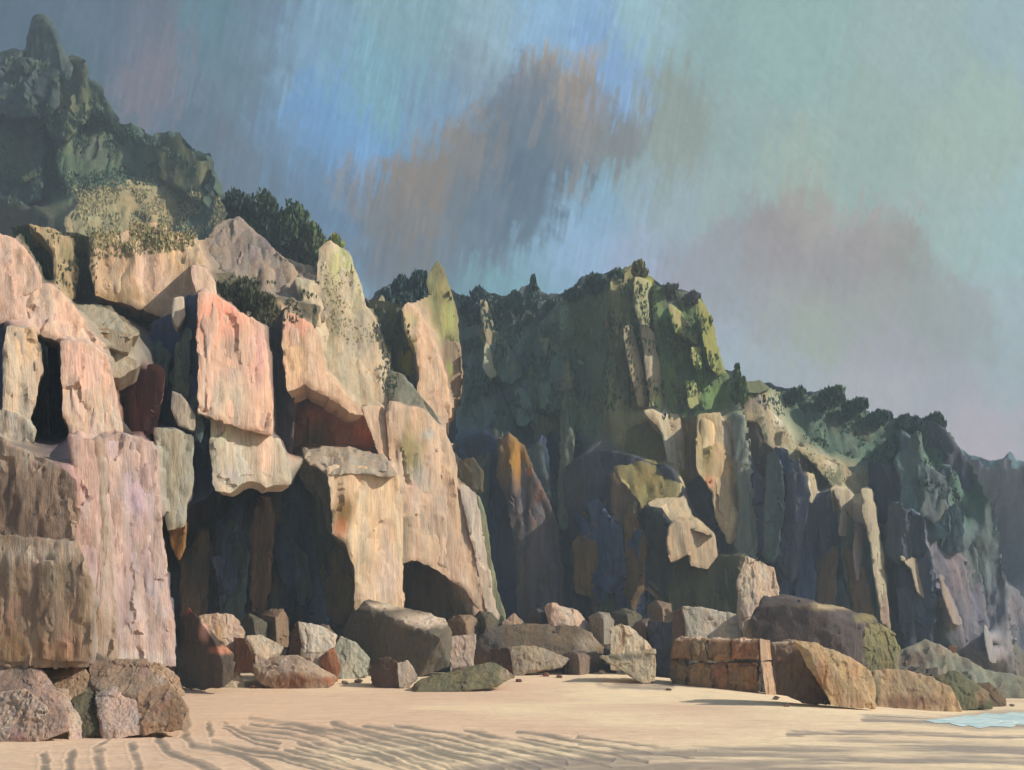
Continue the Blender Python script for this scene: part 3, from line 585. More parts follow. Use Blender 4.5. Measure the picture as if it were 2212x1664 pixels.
f('rock_pillar', 81, -22, 10, 4, (96,98,92), [(618,1050),(648,1024),(686,1034),(708,1090),(722,1150),(716,1220),(700,1330),(600,1340),(600,1150)], [(690,1090,8,60,(150,156,140),.7),(660,1280,40,60,(100,96,66),.7)])
f('rock_pillar', 79, -8, 6, 3, (128,124,88), [(731,1168),(752,1190),(766,1290),(772,1330),(694,1335),(690,1240)], [(745,1240,8,50,(110,92,92),.7)])
f('rock_slab', 79.5, 30, 10, 2, (166,170,152), [(650,1016),(678,1018),(700,1042),(716,1100),(726,1158),(714,1150),(702,1092),(682,1046),(652,1032)], rag=.6)
f('rock_pillar', 81, 38, 5, 5, (206,178,152), [(836,900),(846,868),(914,888),(962,930),(981,980),(984,1050),(1000,1130),(1032,1210),(1076,1335),(1050,1330),(1010,1270),(965,1240),(930,1218),(892,1206),(872,1215),(868,1100),(855,1020)], [(890,975,30,60,(128,122,78),.8),(935,980,24,60,(196,170,146),.5),(872,1150,16,90,(138,122,96),.9),(905,1040,30,30,(196,188,176),.5),(925,940,20,12,(168,168,160),.7)])
f('rock_wall', 84, -28, -4, 3, (88,80,62), [(868,1212),(892,1204),(930,1216),(968,1240),(992,1300),(1020,1345),(866,1340)], [(985,1290,8,40,(150,104,48),.8)])
f('rock_pillar', 83, 40, 4, 3, (200,186,172), [(998,1050),(1012,1056),(1030,1072),(1048,1210),(1076,1340),(1060,1335),(1034,1210),(1010,1110)], rag=.7)
f('rock_pillar', 85, 6, 4, 3, (140,146,118), [(1030,1072),(1046,1110),(1062,1230),(1090,1345),(1070,1342),(1048,1215)], rag=.6)
f('rock_block', 86, -10, 10, 3, (104,98,78), [(988,1000),(1020,990),(1042,1020),(1040,1060),(1012,1060),(992,1040)])
f('rock_pinnacle', 86, 42, 6, 4, (214,182,152), [(872,668),(884,655),(898,665),(930,710),(949,771),(962,819),(974,899),(955,904),(917,884),(904,838),(914,803),(898,739),(879,710)], [(890,760,10,40,(150,146,60),.9),(890,690,16,20,(180,176,120),.6)])
f('rock_wall', 89, -26, 8, 4, (84,92,76), [(800,650),(850,655),(874,668),(884,740),(905,840),(914,884),(846,868),(830,760),(812,700)], [(880,780,16,50,(150,142,48),.8)])
f('rock_slope', 84, 12, 30, 3, (122,122,106), [(832,802),(870,812),(930,884),(962,930),(900,900),(846,872)], rag=.8)
f('rock_pinnacle', 96, 36, 8, 4, (136,134,88), [(928,600),(938,578),(946,566),(958,585),(976,637),(988,691),(993,742),(960,740),(936,700)], [(952,590,14,20,(96,92,66),.7),(972,690,14,40,(164,164,100),.8),(935,650,8,50,(88,90,60),.7)], rag=.8)
f('rock_pinnacle', 95, 25, 4, 4, (146,128,104), [(952,739),(991,745),(998,819),(992,860),(972,862),(958,790)], [(970,800,10,20,(150,160,80),.7)])
f('rock_shard', 92, 25, 8, 2, (168,164,130), [(818,655),(826,640),(836,690),(830,740),(818,700)], rag=.6)
# ------------------------------------------------------------------ dark hill behind the left cliff
HL = empty('rocky_hill', P(150, 1300, 150), 'dark green hill with a blunt square peak, highest at the upper left corner', 'hill')
f = lambda *a, **k: facet(HL, *a, **k)
f('hillside', 150, -18, 22, 25, (70,92,76), [(-120,120),(0,115),(52,108),(62,60),(70,36),(100,34),(114,60),(126,92),(150,130),(165,160),(208,180),(236,232),(252,262),(300,282),(330,302),(345,290),(385,286),(420,330),(448,332),(470,400),(500,442),(520,480),(640,600),(420,700),(-120,760)], [(70,300,60,160,(84,84,52),.7),(180,330,60,60,(84,90,84),.6),(60,160,60,60,(56,66,66),.6)], rough=1.4, rag=1.6, bev=.7, label='dark green hillside rising to a blunt peak', sheet_ok=False)
f('crag', 146, -12, 12, 8, (74,88,84), [(58,120),(64,60),(71,38),(99,36),(112,62),(124,92),(150,140),(140,240),(60,220)], rag=1.4)
f('slope', 140, 6, 30, 8, (92,112,84), [(140,260),(200,262),(240,290),(290,350),(320,400),(300,460),(170,470),(130,360)], [(210,330,60,40,(96,100,92),.5)], rag=2)
f('slope', 134, 30, 26, 8, (150,142,104), [(180,420),(230,392),(300,392),(360,400),(430,405),(486,436),(512,470),(480,540),(380,560),(300,520),(180,540),(140,480)], [(300,440,100,30,(150,134,98),.6),(430,450,50,30,(118,122,72),.6)], rag=2, var=1.6)
f('slope', 136, -8, 14, 6, (84,92,64), [(340,330),(380,292),(408,330),(430,400),(440,430),(400,410),(350,380)], rag=1.5)
f('slope', 133, -20, 14, 6, (68,72,58), [(-120,430),(0,430),(80,450),(130,500),(60,520),(0,520),(-120,520)], [(20,500,40,40,(96,78,44),.6)], rag=2)
# ------------------------------------------------------------------ central buttress
CB = empty('cliff', P(1300, 1460, 118), 'dark central buttress with a rounded green peak and ochre stained foot', 'cliff')
f = lambda *a, **k: facet(CB, *a, **k)
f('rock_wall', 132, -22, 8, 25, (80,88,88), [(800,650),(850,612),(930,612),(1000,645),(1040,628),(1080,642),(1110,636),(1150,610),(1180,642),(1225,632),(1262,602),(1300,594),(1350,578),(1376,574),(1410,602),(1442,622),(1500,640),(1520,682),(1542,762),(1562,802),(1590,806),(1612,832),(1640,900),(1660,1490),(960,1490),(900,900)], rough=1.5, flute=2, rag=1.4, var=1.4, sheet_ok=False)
f('rock_wall', 126, -6, 18, 8, (98,116,104), [(1000,650),(1060,640),(1120,650),(1190,650),(1180,700),(1130,790),(1140,900),(1200,1000),(1080,960),(1000,900),(985,760)], [(1075,760,26,40,(150,166,132),.8),(1060,680,10,40,(140,136,104),.6),(1010,700,8,40,(130,126,100),.6)], rough=1.5, rag=1.5, var=1.5)
f('rock_shard', 122, 36, 14, 3, (176,180,150), [(1054,730),(1064,736),(1078,770),(1096,772),(1086,796),(1060,812),(1050,790)], rag=1)
f('rock_shard', 122, 30, 4, 3, (168,156,124), [(1040,650),(1050,655),(1062,700),(1058,745),(1046,700)], rag=.7)
f('rock_face', 120, -20, 12, 10, (108,126,96), [(1172,702),(1205,660),(1240,630),(1280,600),(1322,592),(1352,602),(1338,720),(1306,800),(1290,900),(1240,945),(1200,922),(1160,952),(1128,860)], [(1260,690,26,60,(96,100,66),.7),(1190,740,20,50,(88,100,104),.6),(1240,830,30,60,(72,88,84),.5)], rough=1.4, flute=2, var=1.5)
f('rock_face', 116, 22, 10, 8, (138,136,92), [(1325,597),(1350,580),(1376,572),(1410,603),(1418,631),(1412,731),(1436,885),(1392,878),(1365,900),(1345,960),(1318,900),(1330,760),(1312,680)], [(1380,600,40,26,(150,138,84),.6),(1402,610,12,18,(190,186,66),.7),(1345,800,20,80,(96,96,74),.6)], flute=2, var=1.5)
f('rock_rib', 112.5, 40, 4, 2, (186,168,132), [(1352,709),(1364,705),(1380,770),(1402,877),(1384,873),(1364,800)], rag=.7)
f('rock_rib', 112.5, 40, 4, 2, (180,166,134), [(1386,690),(1408,721),(1424,803),(1440,893),(1410,885),(1400,800)], [(1420,870,12,30,(168,182,110),.7)], rag=.7)
f('rock_rib', 112.5, 38, 4, 2, (150,150,110), [(1372,600),(1392,602),(1402,690),(1396,720),(1378,680)], rag=.8)
f('rock_face', 115, 18, 14, 8, (96,120,70), [(1416,625),(1440,622),(1472,635),(1512,645),(1532,691),(1552,779),(1574,813),(1548,893),(1504,909),(1456,893),(1434,811),(1418,720)], [(1470,650,30,20,(110,100,104),.6),(1480,880,26,20,(88,80,100),.5),(1460,740,20,50,(62,82,64),.5)], rough=1.4, flute=1.6, var=1.5)
f('rock_rib', 112, 36, 8, 2, (170,170,112), [(1448,660),(1460,668),(1486,706),(1502,712),(1504,740),(1490,724),(1462,712)], rag=.8)
f('grassy_edge', 112, 42, 8, 2.5, (134,138,66), [(1511,646),(1532,683),(1552,768),(1566,806),(1552,812),(1534,787),(1522,730)], rag=1)
f('grassy_edge', 111, 30, 14, 2, (150,156,88), [(1496,752),(1512,752),(1512,790),(1500,785)], rag=1)
f('grassy_edge', 111, 30, 14, 2, (146,152,92), [(1484,826),(1500,830),(1508,870),(1492,880)], rag=1)
f('rock_face', 112, -12, 16, 6, (112,108,62), [(1340,930),(1390,915),(1432,915),(1452,1000),(1445,1012),(1400,1000),(1370,990),(1336,985)], flute=1.6)
f('rock_block', 110, 36, 8, 4, (196,182,150), [(1398,889),(1464,899),(1476,951),(1474,1013),(1448,997),(1432,931)], [(1450,960,20,40,(168,160,140),.5)], rag=.8)
f('rock_block', 109, 34, 6, 5, (196,172,130), [(1512,897),(1556,893),(1576,931),(1584,1003),(1598,1043),(1600,1111),(1590,1170),(1576,1172),(1552,1111),(1544,1063),(1512,1011)], [(1525,960,16,60,(132,120,62),.8),(1570,930,10,40,(206,194,178),.7),(1540,1040,20,12,(214,150,108),.7),(1585,1110,16,50,(228,206,156),.9)], var=1.3)
f('rock_face', 110.5, -20, 4, 4, (70,70,76), [(1486,1040),(1512,1015),(1546,1065),(1554,1115),(1580,1180),(1600,1210),(1550,1215),(1490,1110)], rag=.8)
f('rock_face', 108.5, -4, 6, 4, (118,126,112), [(1584,894),(1604,900),(1612,1024),(1624,1152),(1619,1210),(1590,1180),(1600,1100),(1590,1010)], rag=.8)
f('rock_face', 112, -14, 8, 6, (128,110,66), [(1464,905),(1510,905),(1514,1012),(1488,1040),(1474,1000)], flute=1.5)
f('rock_pillar', 108, 4, 8, 5, (100,90,90), [(1080,950),(1098,936),(1132,967),(1152,1019),(1172,1063),(1195,1120),(1208,1200),(1220,1360),(1128,1360),(1112,1150),(1095,1060),(1074,1027)], [(1110,990,34,60,(160,116,44),.95),(1143,1020,9,7,(200,120,76),.8),(1165,1095,16,50,(128,88,66),.7)], flute=2, var=1.4)
f('rock_pillar', 112, -34, 4, 5, NAVY, [(1010,950),(1050,930),(1082,950),(1098,1060),(1114,1150),(1132,1360),(1075,1360),(1044,1150),(1020,1050)], flute=2.4)
f('rock_wall', 118, -30, 2, 5, (66,76,88), [(1130,940),(1240,930),(1260,1010),(1230,1060),(1225,1380),(1190,1380),(1195,1120),(1160,1020)], flute=2.4)
f('rock_dome', 108, -20, 8, 8, (80,82,88), [(1226,1010),(1262,980),(1330,975),(1400,998),(1452,1010),(1480,1060),(1440,1092),(1400,1090),(1400,1200),(1410,1370),(1206,1370),(1215,1120)], [(1290,1120,30,80,(176,126,66),.9),(1260,1060,30,50,(96,86,74),.6),(1320,1260,60,80,(86,96,84),.5)], flute=2, var=1.5)
f('rock_dome', 106, 8, 34, 4, (128,120,70), [(1330,1010),(1398,996),(1460,1002),(1478,1052),(1452,1080),(1400,1088),(1360,1096),(1338,1060)], [(1400,1040,30,30,(136,116,62),.6),(1470,1020,12,40,(196,182,140),.8)], rag=.9)
f('rock_block', 102, 26, 48, 4, (190,172,138), [(1404,1086),(1430,1078),(1478,1076),(1492,1112),(1544,1156),(1500,1140),(1454,1122)], rag=.6)
f('rock_block', 100, 38, 4, 4, (184,164,136), [(1452,1136),(1470,1118),(1500,1130),(1541,1154),(1548,1203),(1530,1224),(1498,1218),(1491,1190),(1453,1211),(1447,1174)], [(1476,1190,8,30,(104,92,70),.8)], rag=.7)
f('rock_wall', 101, -36, -2, 4, (70,72,70), [(1394,1096),(1427,1100),(1453,1138),(1449,1215),(1434,1290),(1400,1262),(1390,1180)], rag=.7)
f('rock_wall', 103, -14, 4, 6, (92,92,66), [(1432,1205),(1491,1192),(1548,1205),(1606,1200),(1612,1360),(1420,1360),(1410,1290)], [(1570,1270,30,60,(66,78,70),.6)], flute=1.8)
f('rock_face', 103, -4, 20, 3, (92,98,80), [(1300,1260),(1400,1262),(1440,1290),(1440,1370),(1300,1370)], flute=1.4)
f('rock_shard', 102.3, 34, 30, 1.5, (176,152,130), [(1388,1252),(1404,1256),(1434,1284),(1420,1288),(1398,1272)], rag=.6)
# ------------------------------------------------------------------ right headland
RH = empty('cliff', P(1850, 1450, 118), 'dark navy headland on the right falling away in steep folds under a green top', 'cliff')
f = lambda *a, **k: facet(RH, *a, **k)
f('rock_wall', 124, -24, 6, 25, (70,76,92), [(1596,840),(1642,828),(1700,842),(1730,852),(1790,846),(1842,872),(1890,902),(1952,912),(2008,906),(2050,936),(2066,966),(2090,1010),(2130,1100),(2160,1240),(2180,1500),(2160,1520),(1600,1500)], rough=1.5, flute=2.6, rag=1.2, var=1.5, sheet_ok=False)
f('grassy_slope', 121, 14, 30, 6, (84,108,86), [(1690,845),(1735,852),(1790,847),(1842,872),(1890,902),(1952,912),(2008,908),(2050,936),(2068,970),(2100,1080),(2070,1150),(2010,1080),(1960,1030),(1900,1010),(1850,990),(1780,980),(1730,930)], [(1800,900,40,30,(84,84,58),.6),(1860,940,30,20,(110,96,72),.6),(2040,1050,40,60,(66,100,92),.6)], rough=1.6, rag=1.6, var=1.6)
f('rock_ridge', 114, 30, 14, 4, (166,156,126), [(1604,834),(1650,840),(1664,880),(1682,906),(1722,962),(1770,990),(1800,1040),(1770,1052),(1730,1030),(1700,990),(1660,960),(1640,910),(1616,900)], [(1680,905,12,24,(214,208,188),.8),(1720,970,24,20,(166,158,104),.7),(1640,870,30,20,(120,110,110),.6)], rag=1.3, rough=1.6, var=1.5)
f('rock_ridge', 113, 34, 14, 4, (170,160,124), [(1722,964),(1770,980),(1830,1012),(1868,1040),(1886,1058),(1850,1070),(1830,1060),(1806,1054),(1780,1020)], [(1800,1030,20,14,(90,98,68),.7)], rag=1.4, rough=1.8, var=1.6)
f('rock_shard', 110, 38, 6, 2, (190,180,152), [(1744,1022),(1758,1026),(1764,1060),(1754,1084),(1742,1060)], rag=1)
f('rock_shard', 110, 36, 6, 2, (184,170,140), [(1796,1058),(1808,1050),(1812,1090),(1804,1104)], rag=1)
f('rock_block', 108, 36, 4, 2, (190,178,150), [(1806,1054),(1834,1060),(1842,1104),(1852,1149),(1816,1154),(1821,1104)], [(1835,1140,16,14,(168,144,146),.7)], rag=.8)
f('rock_rib', 106, 34, 4, 2, (162,148,148), [(1850,1132),(1870,1132),(1860,1200),(1854,1254),(1846,1200)], rag=.6)
f('rock_rib', 107, -4, 4, 2, (112,134,128), [(1868,1130),(1884,1180),(1890,1275),(1888,1345),(1858,1330),(1862,1230)], rag=.6)
f('rock_rib', 105, 42, 4, 2, (178,168,142), [(1866,1057),(1883,1059),(1892,1120),(1909,1200),(1914,1280),(1922,1360),(1908,1340),(1894,1264),(1885,1168),(1869,1104)], [(1912,1320,10,40,(160,132,118),.7)], rag=.6)
f('rock_wall', 111, -22, 4, 3, (84,72,62), [(1614,905),(1650,960),(1700,995),(1742,1030),(1740,1100),(1700,1140),(1650,1080),(1622,1010)], [(1710,1065,12,34,(196,122,60),.9),(1660,1000,30,40,(110,92,66),.5),(1752,1150,8,30,(120,84,60),.6)], flute=2.4)
f('rock_wall', 112, -30, 2, 3, (50,58,80), [(1614,1000),(1640,1010),(1700,1140),(1720,1380),(1626,1360),(1622,1150)], flute=2.6)
f('rock_wall', 110, -16, 2, 3, (86,92,106), [(1740,1080),(1800,1060),(1820,1150),(1850,1180),(1862,1400),(1740,1370),(1716,1150)], flute=2.6)
f('rock_slope', 112, 18, 20, 4, (114,110,118), [(1900,1003),(1965,1022),(2016,1064),(2046,1085),(2056,1168),(2106,1232),(2132,1300),(2150,1440),(2092,1390),(2060,1300),(2003,1215),(1962,1168),(1925,1126),(1926,1066)], [(1960,1100,20,30,(84,88,80),.6),(2000,1060,20,20,(100,96,96),.6),(2060,1240,20,50,(140,124,126),.6)], var=1.4)
f('rock_wall', 109, -26, 2, 3, (76,82,80), [(1900,1130),(1962,1165),(2003,1222),(2020,1300),(2060,1420),(1930,1430),(1915,1260)], [(1960,1240,24,40,(78,82,56),.7)], flute=2)
f('rock_wall', 113, -34, 2, 3, (50,58,76), [(1880,1000),(1905,1010),(1926,1070),(1930,1130),(1900,1180),(1886,1080)], rag=.8)
f('rock_shard', 106, 36, 10, 1.5, (176,164,144), [(1945,1203),(1978,1210),(1990,1260),(1998,1290),(1984,1276),(1970,1226)], rag=.6)
f('rock_rib', 106, 38, 10, 1.5, (150,138,130), [(2030,1245),(2050,1290),(2075,1350),(2060,1345),(2040,1290)], rag=.6)
f('rock_rib', 104, 38, 6, 1.5, (160,158,156), [(2128,1352),(2138,1370),(2150,1430),(2140,1428),(2130,1390)], rag=.5)
f('grassy_edge', 112, 30, 20, 2, (104,114,80), [(1604,828),(1640,824),(1660,838),(1640,846),(1606,842)], rag=1)
# ------------------------------------------------------------------ far headland
FH = empty('far_headland', P(2200, 1440, 210), 'hazy blue green headland farthest away at the right edge', 'headland')
f = lambda *a, **k: facet(FH, *a, **k)
f('rock_wall', 200, -8, 16, 30, (92,120,128), [(2030,950),(2070,968),(2108,985),(2140,1000),(2164,996),(2182,978),(2194,998),(2300,1012),(2400,1040),(2400,1520),(2080,1520),(2060,1200)], [(2110,1060,50,80,(78,110,108),.7),(2190,1080,40,60,(112,128,142),.6)], rough=1.4, flute=2.2, var=1.4, sheet_ok=False)
f('rock_face', 188, -30, 4, 8, (80,94,116), [(2100,1160),(2140,1120),(2176,1210),(2190,1300),(2200,1400),(2160,1460),(2110,1330)], flute=2)
f('rock_slope', 180, 12, 20, 8, (118,118,124), [(2146,1230),(2172,1254),(2220,1300),(2400,1400),(2400,1470),(2190,1460),(2172,1400),(2160,1300)], [(2180,1330,24,50,(140,126,128),.6)], var=1.3)
f('rock_slope', 165, 10, 14, 6, (110,106,98), [(2126,1340),(2150,1345),(2180,1420),(2230,1430),(2400,1450),(2400,1480),(2150,1470)], var=1.3)
# broken fluted rock in the shaded recesses
def flutes(parent, poly, D, n, pal, w=(24, 60), h=(120, 280), yaw=(-45, 16), sd=1, pitch=(-2, 14)):
    r_ = random.Random(sd); x0, x1 = min(p[0] for p in poly), max(p[0] for p in poly); y0, y1 = min(p[1] for p in poly), max(p[1] for p in poly); k = 0
    while k < n:
        x, y = r_.uniform(x0, x1), r_.uniform(y0, y1); w_ = r_.uniform(*w) / 2; h_ = r_.uniform(*h) / 2
        if not in_poly(np.array([x]), np.array([y]), poly)[0]: continue
        k += 1; l_ = r_.uniform(-.1, .22) * h_
        pk = r_.uniform(-.9, .9); pts = [(x - w_ - l_, y - h_ * (.35 + .5 * (pk < 0) + r_.uniform(0, .15))), (x + w_ * pk - l_, y - h_), (x + w_ - l_ * .6, y - h_ * (.35 + .5 * (pk > 0) + r_.uniform(0, .15))), (x + w_ + l_, y + h_ * r_.uniform(.5, 1)), (x + w_ * .2 + l_, y + h_), (x - w_ * r_.uniform(.6, 1) + l_, y + h_ * r_.uniform(.6, 1))]
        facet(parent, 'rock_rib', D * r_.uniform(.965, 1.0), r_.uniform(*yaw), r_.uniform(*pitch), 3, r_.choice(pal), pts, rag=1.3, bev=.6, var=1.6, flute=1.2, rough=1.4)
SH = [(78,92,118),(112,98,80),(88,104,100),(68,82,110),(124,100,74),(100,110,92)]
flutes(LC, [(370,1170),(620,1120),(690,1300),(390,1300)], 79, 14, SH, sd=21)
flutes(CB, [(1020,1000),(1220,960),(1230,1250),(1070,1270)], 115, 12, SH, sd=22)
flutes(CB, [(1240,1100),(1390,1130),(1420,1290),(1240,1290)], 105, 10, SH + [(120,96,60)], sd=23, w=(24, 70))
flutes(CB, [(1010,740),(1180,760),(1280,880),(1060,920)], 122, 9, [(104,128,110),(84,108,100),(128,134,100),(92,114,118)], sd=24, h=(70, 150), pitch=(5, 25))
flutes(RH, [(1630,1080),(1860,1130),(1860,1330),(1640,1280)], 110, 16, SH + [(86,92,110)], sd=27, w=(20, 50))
flutes(RH, [(1925,1120),(2040,1200),(2080,1360),(1940,1350)], 109, 5, [(76,84,92),(70,80,96),(110,106,108)], sd=28, h=(110, 220), w=(30, 60), yaw=(-35, 10))
flutes(RH, [(1880,960),(2020,1000),(2110,1260),(1960,1060)], 114, 6, [(88,112,108),(78,100,104),(96,108,108)], sd=29, h=(90, 200), w=(40, 80), yaw=(-30, 10), pitch=(8, 24))
flutes(HL, [(10,200),(110,160),(260,330),(380,390),(300,400),(20,420)], 146, 7, [(72,84,70),(84,92,66),(66,80,78)], sd=31, h=(120, 220), w=(60, 140), yaw=(-30, 10), pitch=(12, 26))
flutes(LC, [(345,720),(425,720),(425,900),(345,900)], 55.5, 7, SH, sd=33, h=(80, 170), w=(14, 34))
rock_body(LC, [(-120,515),(0,516),(60,500),(200,512),(300,490),(440,520),(516,474),(600,556),(690,600),(700,545),(748,552),(772,600),(788,660),(870,668),(925,640),(946,590),(970,640),(988,740),(995,850),(970,900),(982,1000),(1030,1080),(1078,1340),(860,1345),(640,1360),(385,1400),(372,1440),(-120,1450)])
rock_body(HL, [(-120,130),(0,124),(58,112),(70,46),(98,44),(122,100),(160,166),(208,190),(250,266),(300,290),(330,310),(385,296),(420,338),(448,342),(470,408),(512,470),(490,560),(300,640),(-120,640)])
rock_body(CB, [(990,660),(1040,640),(1080,652),(1150,650),(1225,642),(1262,612),(1300,602),(1350,586),(1376,580),(1410,610),(1442,630),(1500,650),(1522,690),(1540,765),(1562,812),(1600,850),(1624,1000),(1640,1200),(1640,1490),(1060,1490),(1000,1100),(985,900)], dark=1.15)
rock_body(RH, [(1600,846),(1642,834),(1700,850),(1730,860),(1790,856),(1842,880),(1890,910),(1952,920),(2008,916),(2046,944),(2064,975),(2108,1010),(2150,1110),(2180,1260),(2200,1500),(1600,1490),(1620,1100)], dark=1.0)
rock_body(FH, [(2040,965),(2108,992),(2140,1008),(2166,1004),(2182,988),(2194,1006),(2300,1020),(2400,1040),(2400,1510),(2100,1510),(2070,1200)])
# ------------------------------------------------------------------ scree
SC = empty('scree_slope', P(2100, 1500, 84), 'low grey green scree apron between the boulders and the right edge', 'scree')
f = lambda *a, **k: facet(SC, *a, **k)
f('rock_slope', 92, 14, 34, 5, (132,130,112), [(1870,1450),(1905,1415),(1960,1400),(2000,1385),(2034,1398),(2110,1438),(2190,1462),(2400,1480),(2400,1545),(2140,1545),(2050,1500),(1950,1500)], [(1975,1425,34,18,(100,80,68),.9),(2040,1400,40,20,(150,134,112),.7),(2120,1470,60,30,(122,130,116),.6)], rough=1.3, var=1.3)
# ------------------------------------------------------------------ foot of the left cliff
G1 = 'weathered rocks at the foot of the left cliff'
def B(*a, **k): return boulder(*a, **k)
B(26.5, [(-90,1404,40),(40,1412,30),(96,1450,24),(130,1500,0),(150,1560,-30),(60,1592,-44),(-90,1600,-44)], (178,152,140), 'pinkish brown rounded rock at the lower left corner of the cliff foot', [(60,1530,40,30,(200,184,172),.6),(50,1445,40,16,(110,100,88),.6)], group=G1, thick=3, name='foot_rock', cat='rock', sink=20, rough=1.0, var=1.5)
FR = dict(group=G1, name='foot_rock', cat='rock', rough=1.0, var=1.6)
B(27.4, [(84,1440,30),(176,1436,30),(192,1462,20),(186,1500,4),(140,1506,-4),(92,1490,0)], (158,136,112), 'tan block directly under the lower edge of the brown slab', thick=3, sink=30, **FR)
B(26.9, [(84,1496,30),(120,1482,30),(136,1500,16),(152,1570,-10),(146,1584,-20),(100,1586,-20)], (104,102,76), 'narrow dark olive wedge beside the pinkish corner rock', thick=2, sink=20, **FR)
B(26.6, [(122,1488,30),(146,1492,34),(168,1530,20),(178,1580,-4),(150,1584,-14),(136,1540,-4)], (196,178,164), 'narrow pale slanting rock between two dark wedges', thick=2, sink=20, **FR)
B(27.0, [(150,1484,30),(196,1476,34),(212,1520,16),(230,1578,-10),(176,1584,-16),(160,1530,0)], (96,92,74), 'dark wedge of rock left of the lavender slab foot', thick=2, sink=20, **FR)
B(27.6, [(190,1428,36),(318,1424,36),(336,1470,16),(300,1500,-4),(220,1496,-4),(194,1470,8)], (160,138,120), 'brown grey block at the foot of the tall mauve slab', thick=4, sink=40, **FR)
B(27.0, [(206,1484,30),(262,1478,34),(290,1510,20),(312,1566,-6),(250,1578,-20),(222,1576,-20),(206,1520,0)], (196,174,164), 'pale lavender streaked rock sloping to the sand', [(216,1530,10,40,(110,104,96),.7)], thick=3, sink=20, **FR)
B(27.5, [(268,1480,36),(338,1452,36),(362,1466,28),(384,1500,14),(408,1534,-6),(398,1554,-18),(308,1568,-28),(282,1530,0)], (164,136,112), 'broad brown tipped rock ending in a rounded toe on the sand', [(370,1540,30,30,(136,108,84),.9),(345,1470,14,12,(200,178,158),.7)], thick=4, sink=20, **FR)
B(29, [(-60,1398,10),(200,1408,6),(260,1436,-4),(190,1452,-14),(-60,1440,-14)], (112,102,94), 'dark flat rock filling the dark gap under the brown slab', group=G1, thick=3, name='foot_rock', cat='rock')  # dark rock stands in for the shaded gap
B(26, [(0,1500,10),(60,1490,6),(100,1530,-4),(104,1580,-20),(20,1600,-24),(-20,1560,-10)], (188,166,152), 'pale weathered lump low on the pinkish corner rock', group=G1, thick=2, name='foot_rock', cat='rock', sink=14, rough=1.4, var=1.5)
B(28.6, [(312,1432,10),(346,1436,8),(380,1462,6),(398,1500,0),(370,1516,-10),(320,1490,-10)], (172,146,122), 'upper right knob of the broad buff foot rock', group=G1, thick=2, name='foot_rock', cat='rock', rough=1.4, var=1.5)
def build_bank():
    ys = np.linspace(66, 112, 120); ts = np.linspace(-.42, .46, 420); Y, T = np.meshgrid(ys, ts, indexing='ij'); X = T * Y
    fr = 76 + 3 * vn(X / 7, 0, 0, 90) + 14 * sstep(9, 15, X) * sstep(30, 15, X)
    up = sstep(0, 16, Y - fr)
    Z = gz0(X, Y) - .5 + up * (3.0 + .5 * vn(X / 3, Y / 3, 0, 91)) + .35 * cells(X * .9, Y * .9, 0 * X, 92) * (up > .02)
    V = np.stack([X, Y, Z], -1).reshape(-1, 3); h, w_ = X.shape; idx = np.arange(h * w_).reshape(h, w_)
    fc = np.stack([idx[:-1, :-1], idx[:-1, 1:], idx[1:, 1:], idx[1:, :-1]], -1).reshape(-1, 4)
    c = paint(V, V[:, 0] * 0, V[:, 1] * 0, 80, (86, 76, 66), [], 1.5, 93)
    o = add_mesh('shingle_bank', V, fc, M_bould, c, V * .25, sharp=30); tag(o, 'dark bank of broken stone under the boulders', kind='structure')
build_bank()
# ------------------------------------------------------------------ boulders along the cliff foot
B(58, [(405,1309,0),(382,1352,34),(378,1430,44),(430,1440,6),(482,1432,-22),(503,1414,-14),(462,1385,-20),(430,1336,-8)], (92,80,70), 'dark sharp pointed boulder against the tall mauve slab', [(406,1318,8,12,(176,84,64),.9),(440,1360,10,26,(206,164,146),.9),(480,1405,24,8,(206,140,110),.7)], thick=4)  # pale pink blob paints the sunlit edge onto the dark base
B(62, [(428,1330,0),(470,1323,4),(500,1328,10),(516,1340,14),(530,1366,16),(512,1384,10),(500,1414,0),(466,1396,-10)], (200,178,158), 'cream faced boulder resting behind the dark pointed one', [(472,1370,12,30,(166,138,96),.7)], thick=3)
B(61, [(506,1378,0),(527,1378,-4),(548,1418,-6),(546,1432,0),(506,1430,6)], (126,92,68), 'rusty brown upright block beside the cream boulder', thick=2)
B(62, [(530,1376,-4),(565,1371,6),(592,1386,14),(611,1400,16),(592,1412,6),(578,1424,-4),(552,1410,-10)], (196,180,160), 'low pale wedge of rock sloping right from the rusty block', thick=2.5)
B(66, [(643,1343,0),(674,1347,8),(706,1358,16),(730,1372,20),(714,1390,4),(690,1410,-6),(665,1408,-10),(650,1392,-8)], (198,188,174), 'grey white tilted boulder with a sloping face left of the long dark one', [(652,1390,6,18,(110,84,70),.8)], thick=3)
B(67, [(623,1408,10),(629,1364,8),(643,1343,6),(654,1388,-6),(664,1422,-6),(630,1430,0)], (128,98,76), 'brown slab leaning on the left side of the grey white boulder', thick=2.5)
B(65, [(690,1430,0),(704,1408,-4),(722,1398,0),(736,1440,0),(728,1456,0)], (166,112,74), 'small orange rock squeezed under the grey white boulder', thick=2)
B(None, [(735,1376,10),(767,1388,12),(799,1424,14),(794,1460,6),(738,1467,-8),(714,1452,-6),(710,1418,0)], (172,172,156), 'pale grey green boulder below the left end of the long dark one', thick=3.5)
B(None, [(536,1434,10),(594,1418,16),(642,1416,20),(674,1431,16),(727,1463,6),(719,1477,0),(674,1487,-10),(610,1487,-12),(562,1474,-8),(580,1462,-14),(640,1448,-14),(690,1455,-8)], (184,162,142), 'long low boulder with pinkish top and rusty streaked front on the sand', [(640,1472,60,16,(126,84,56),.9),(710,1470,20,10,(150,92,58),.8)], thick=4, var=1.3)
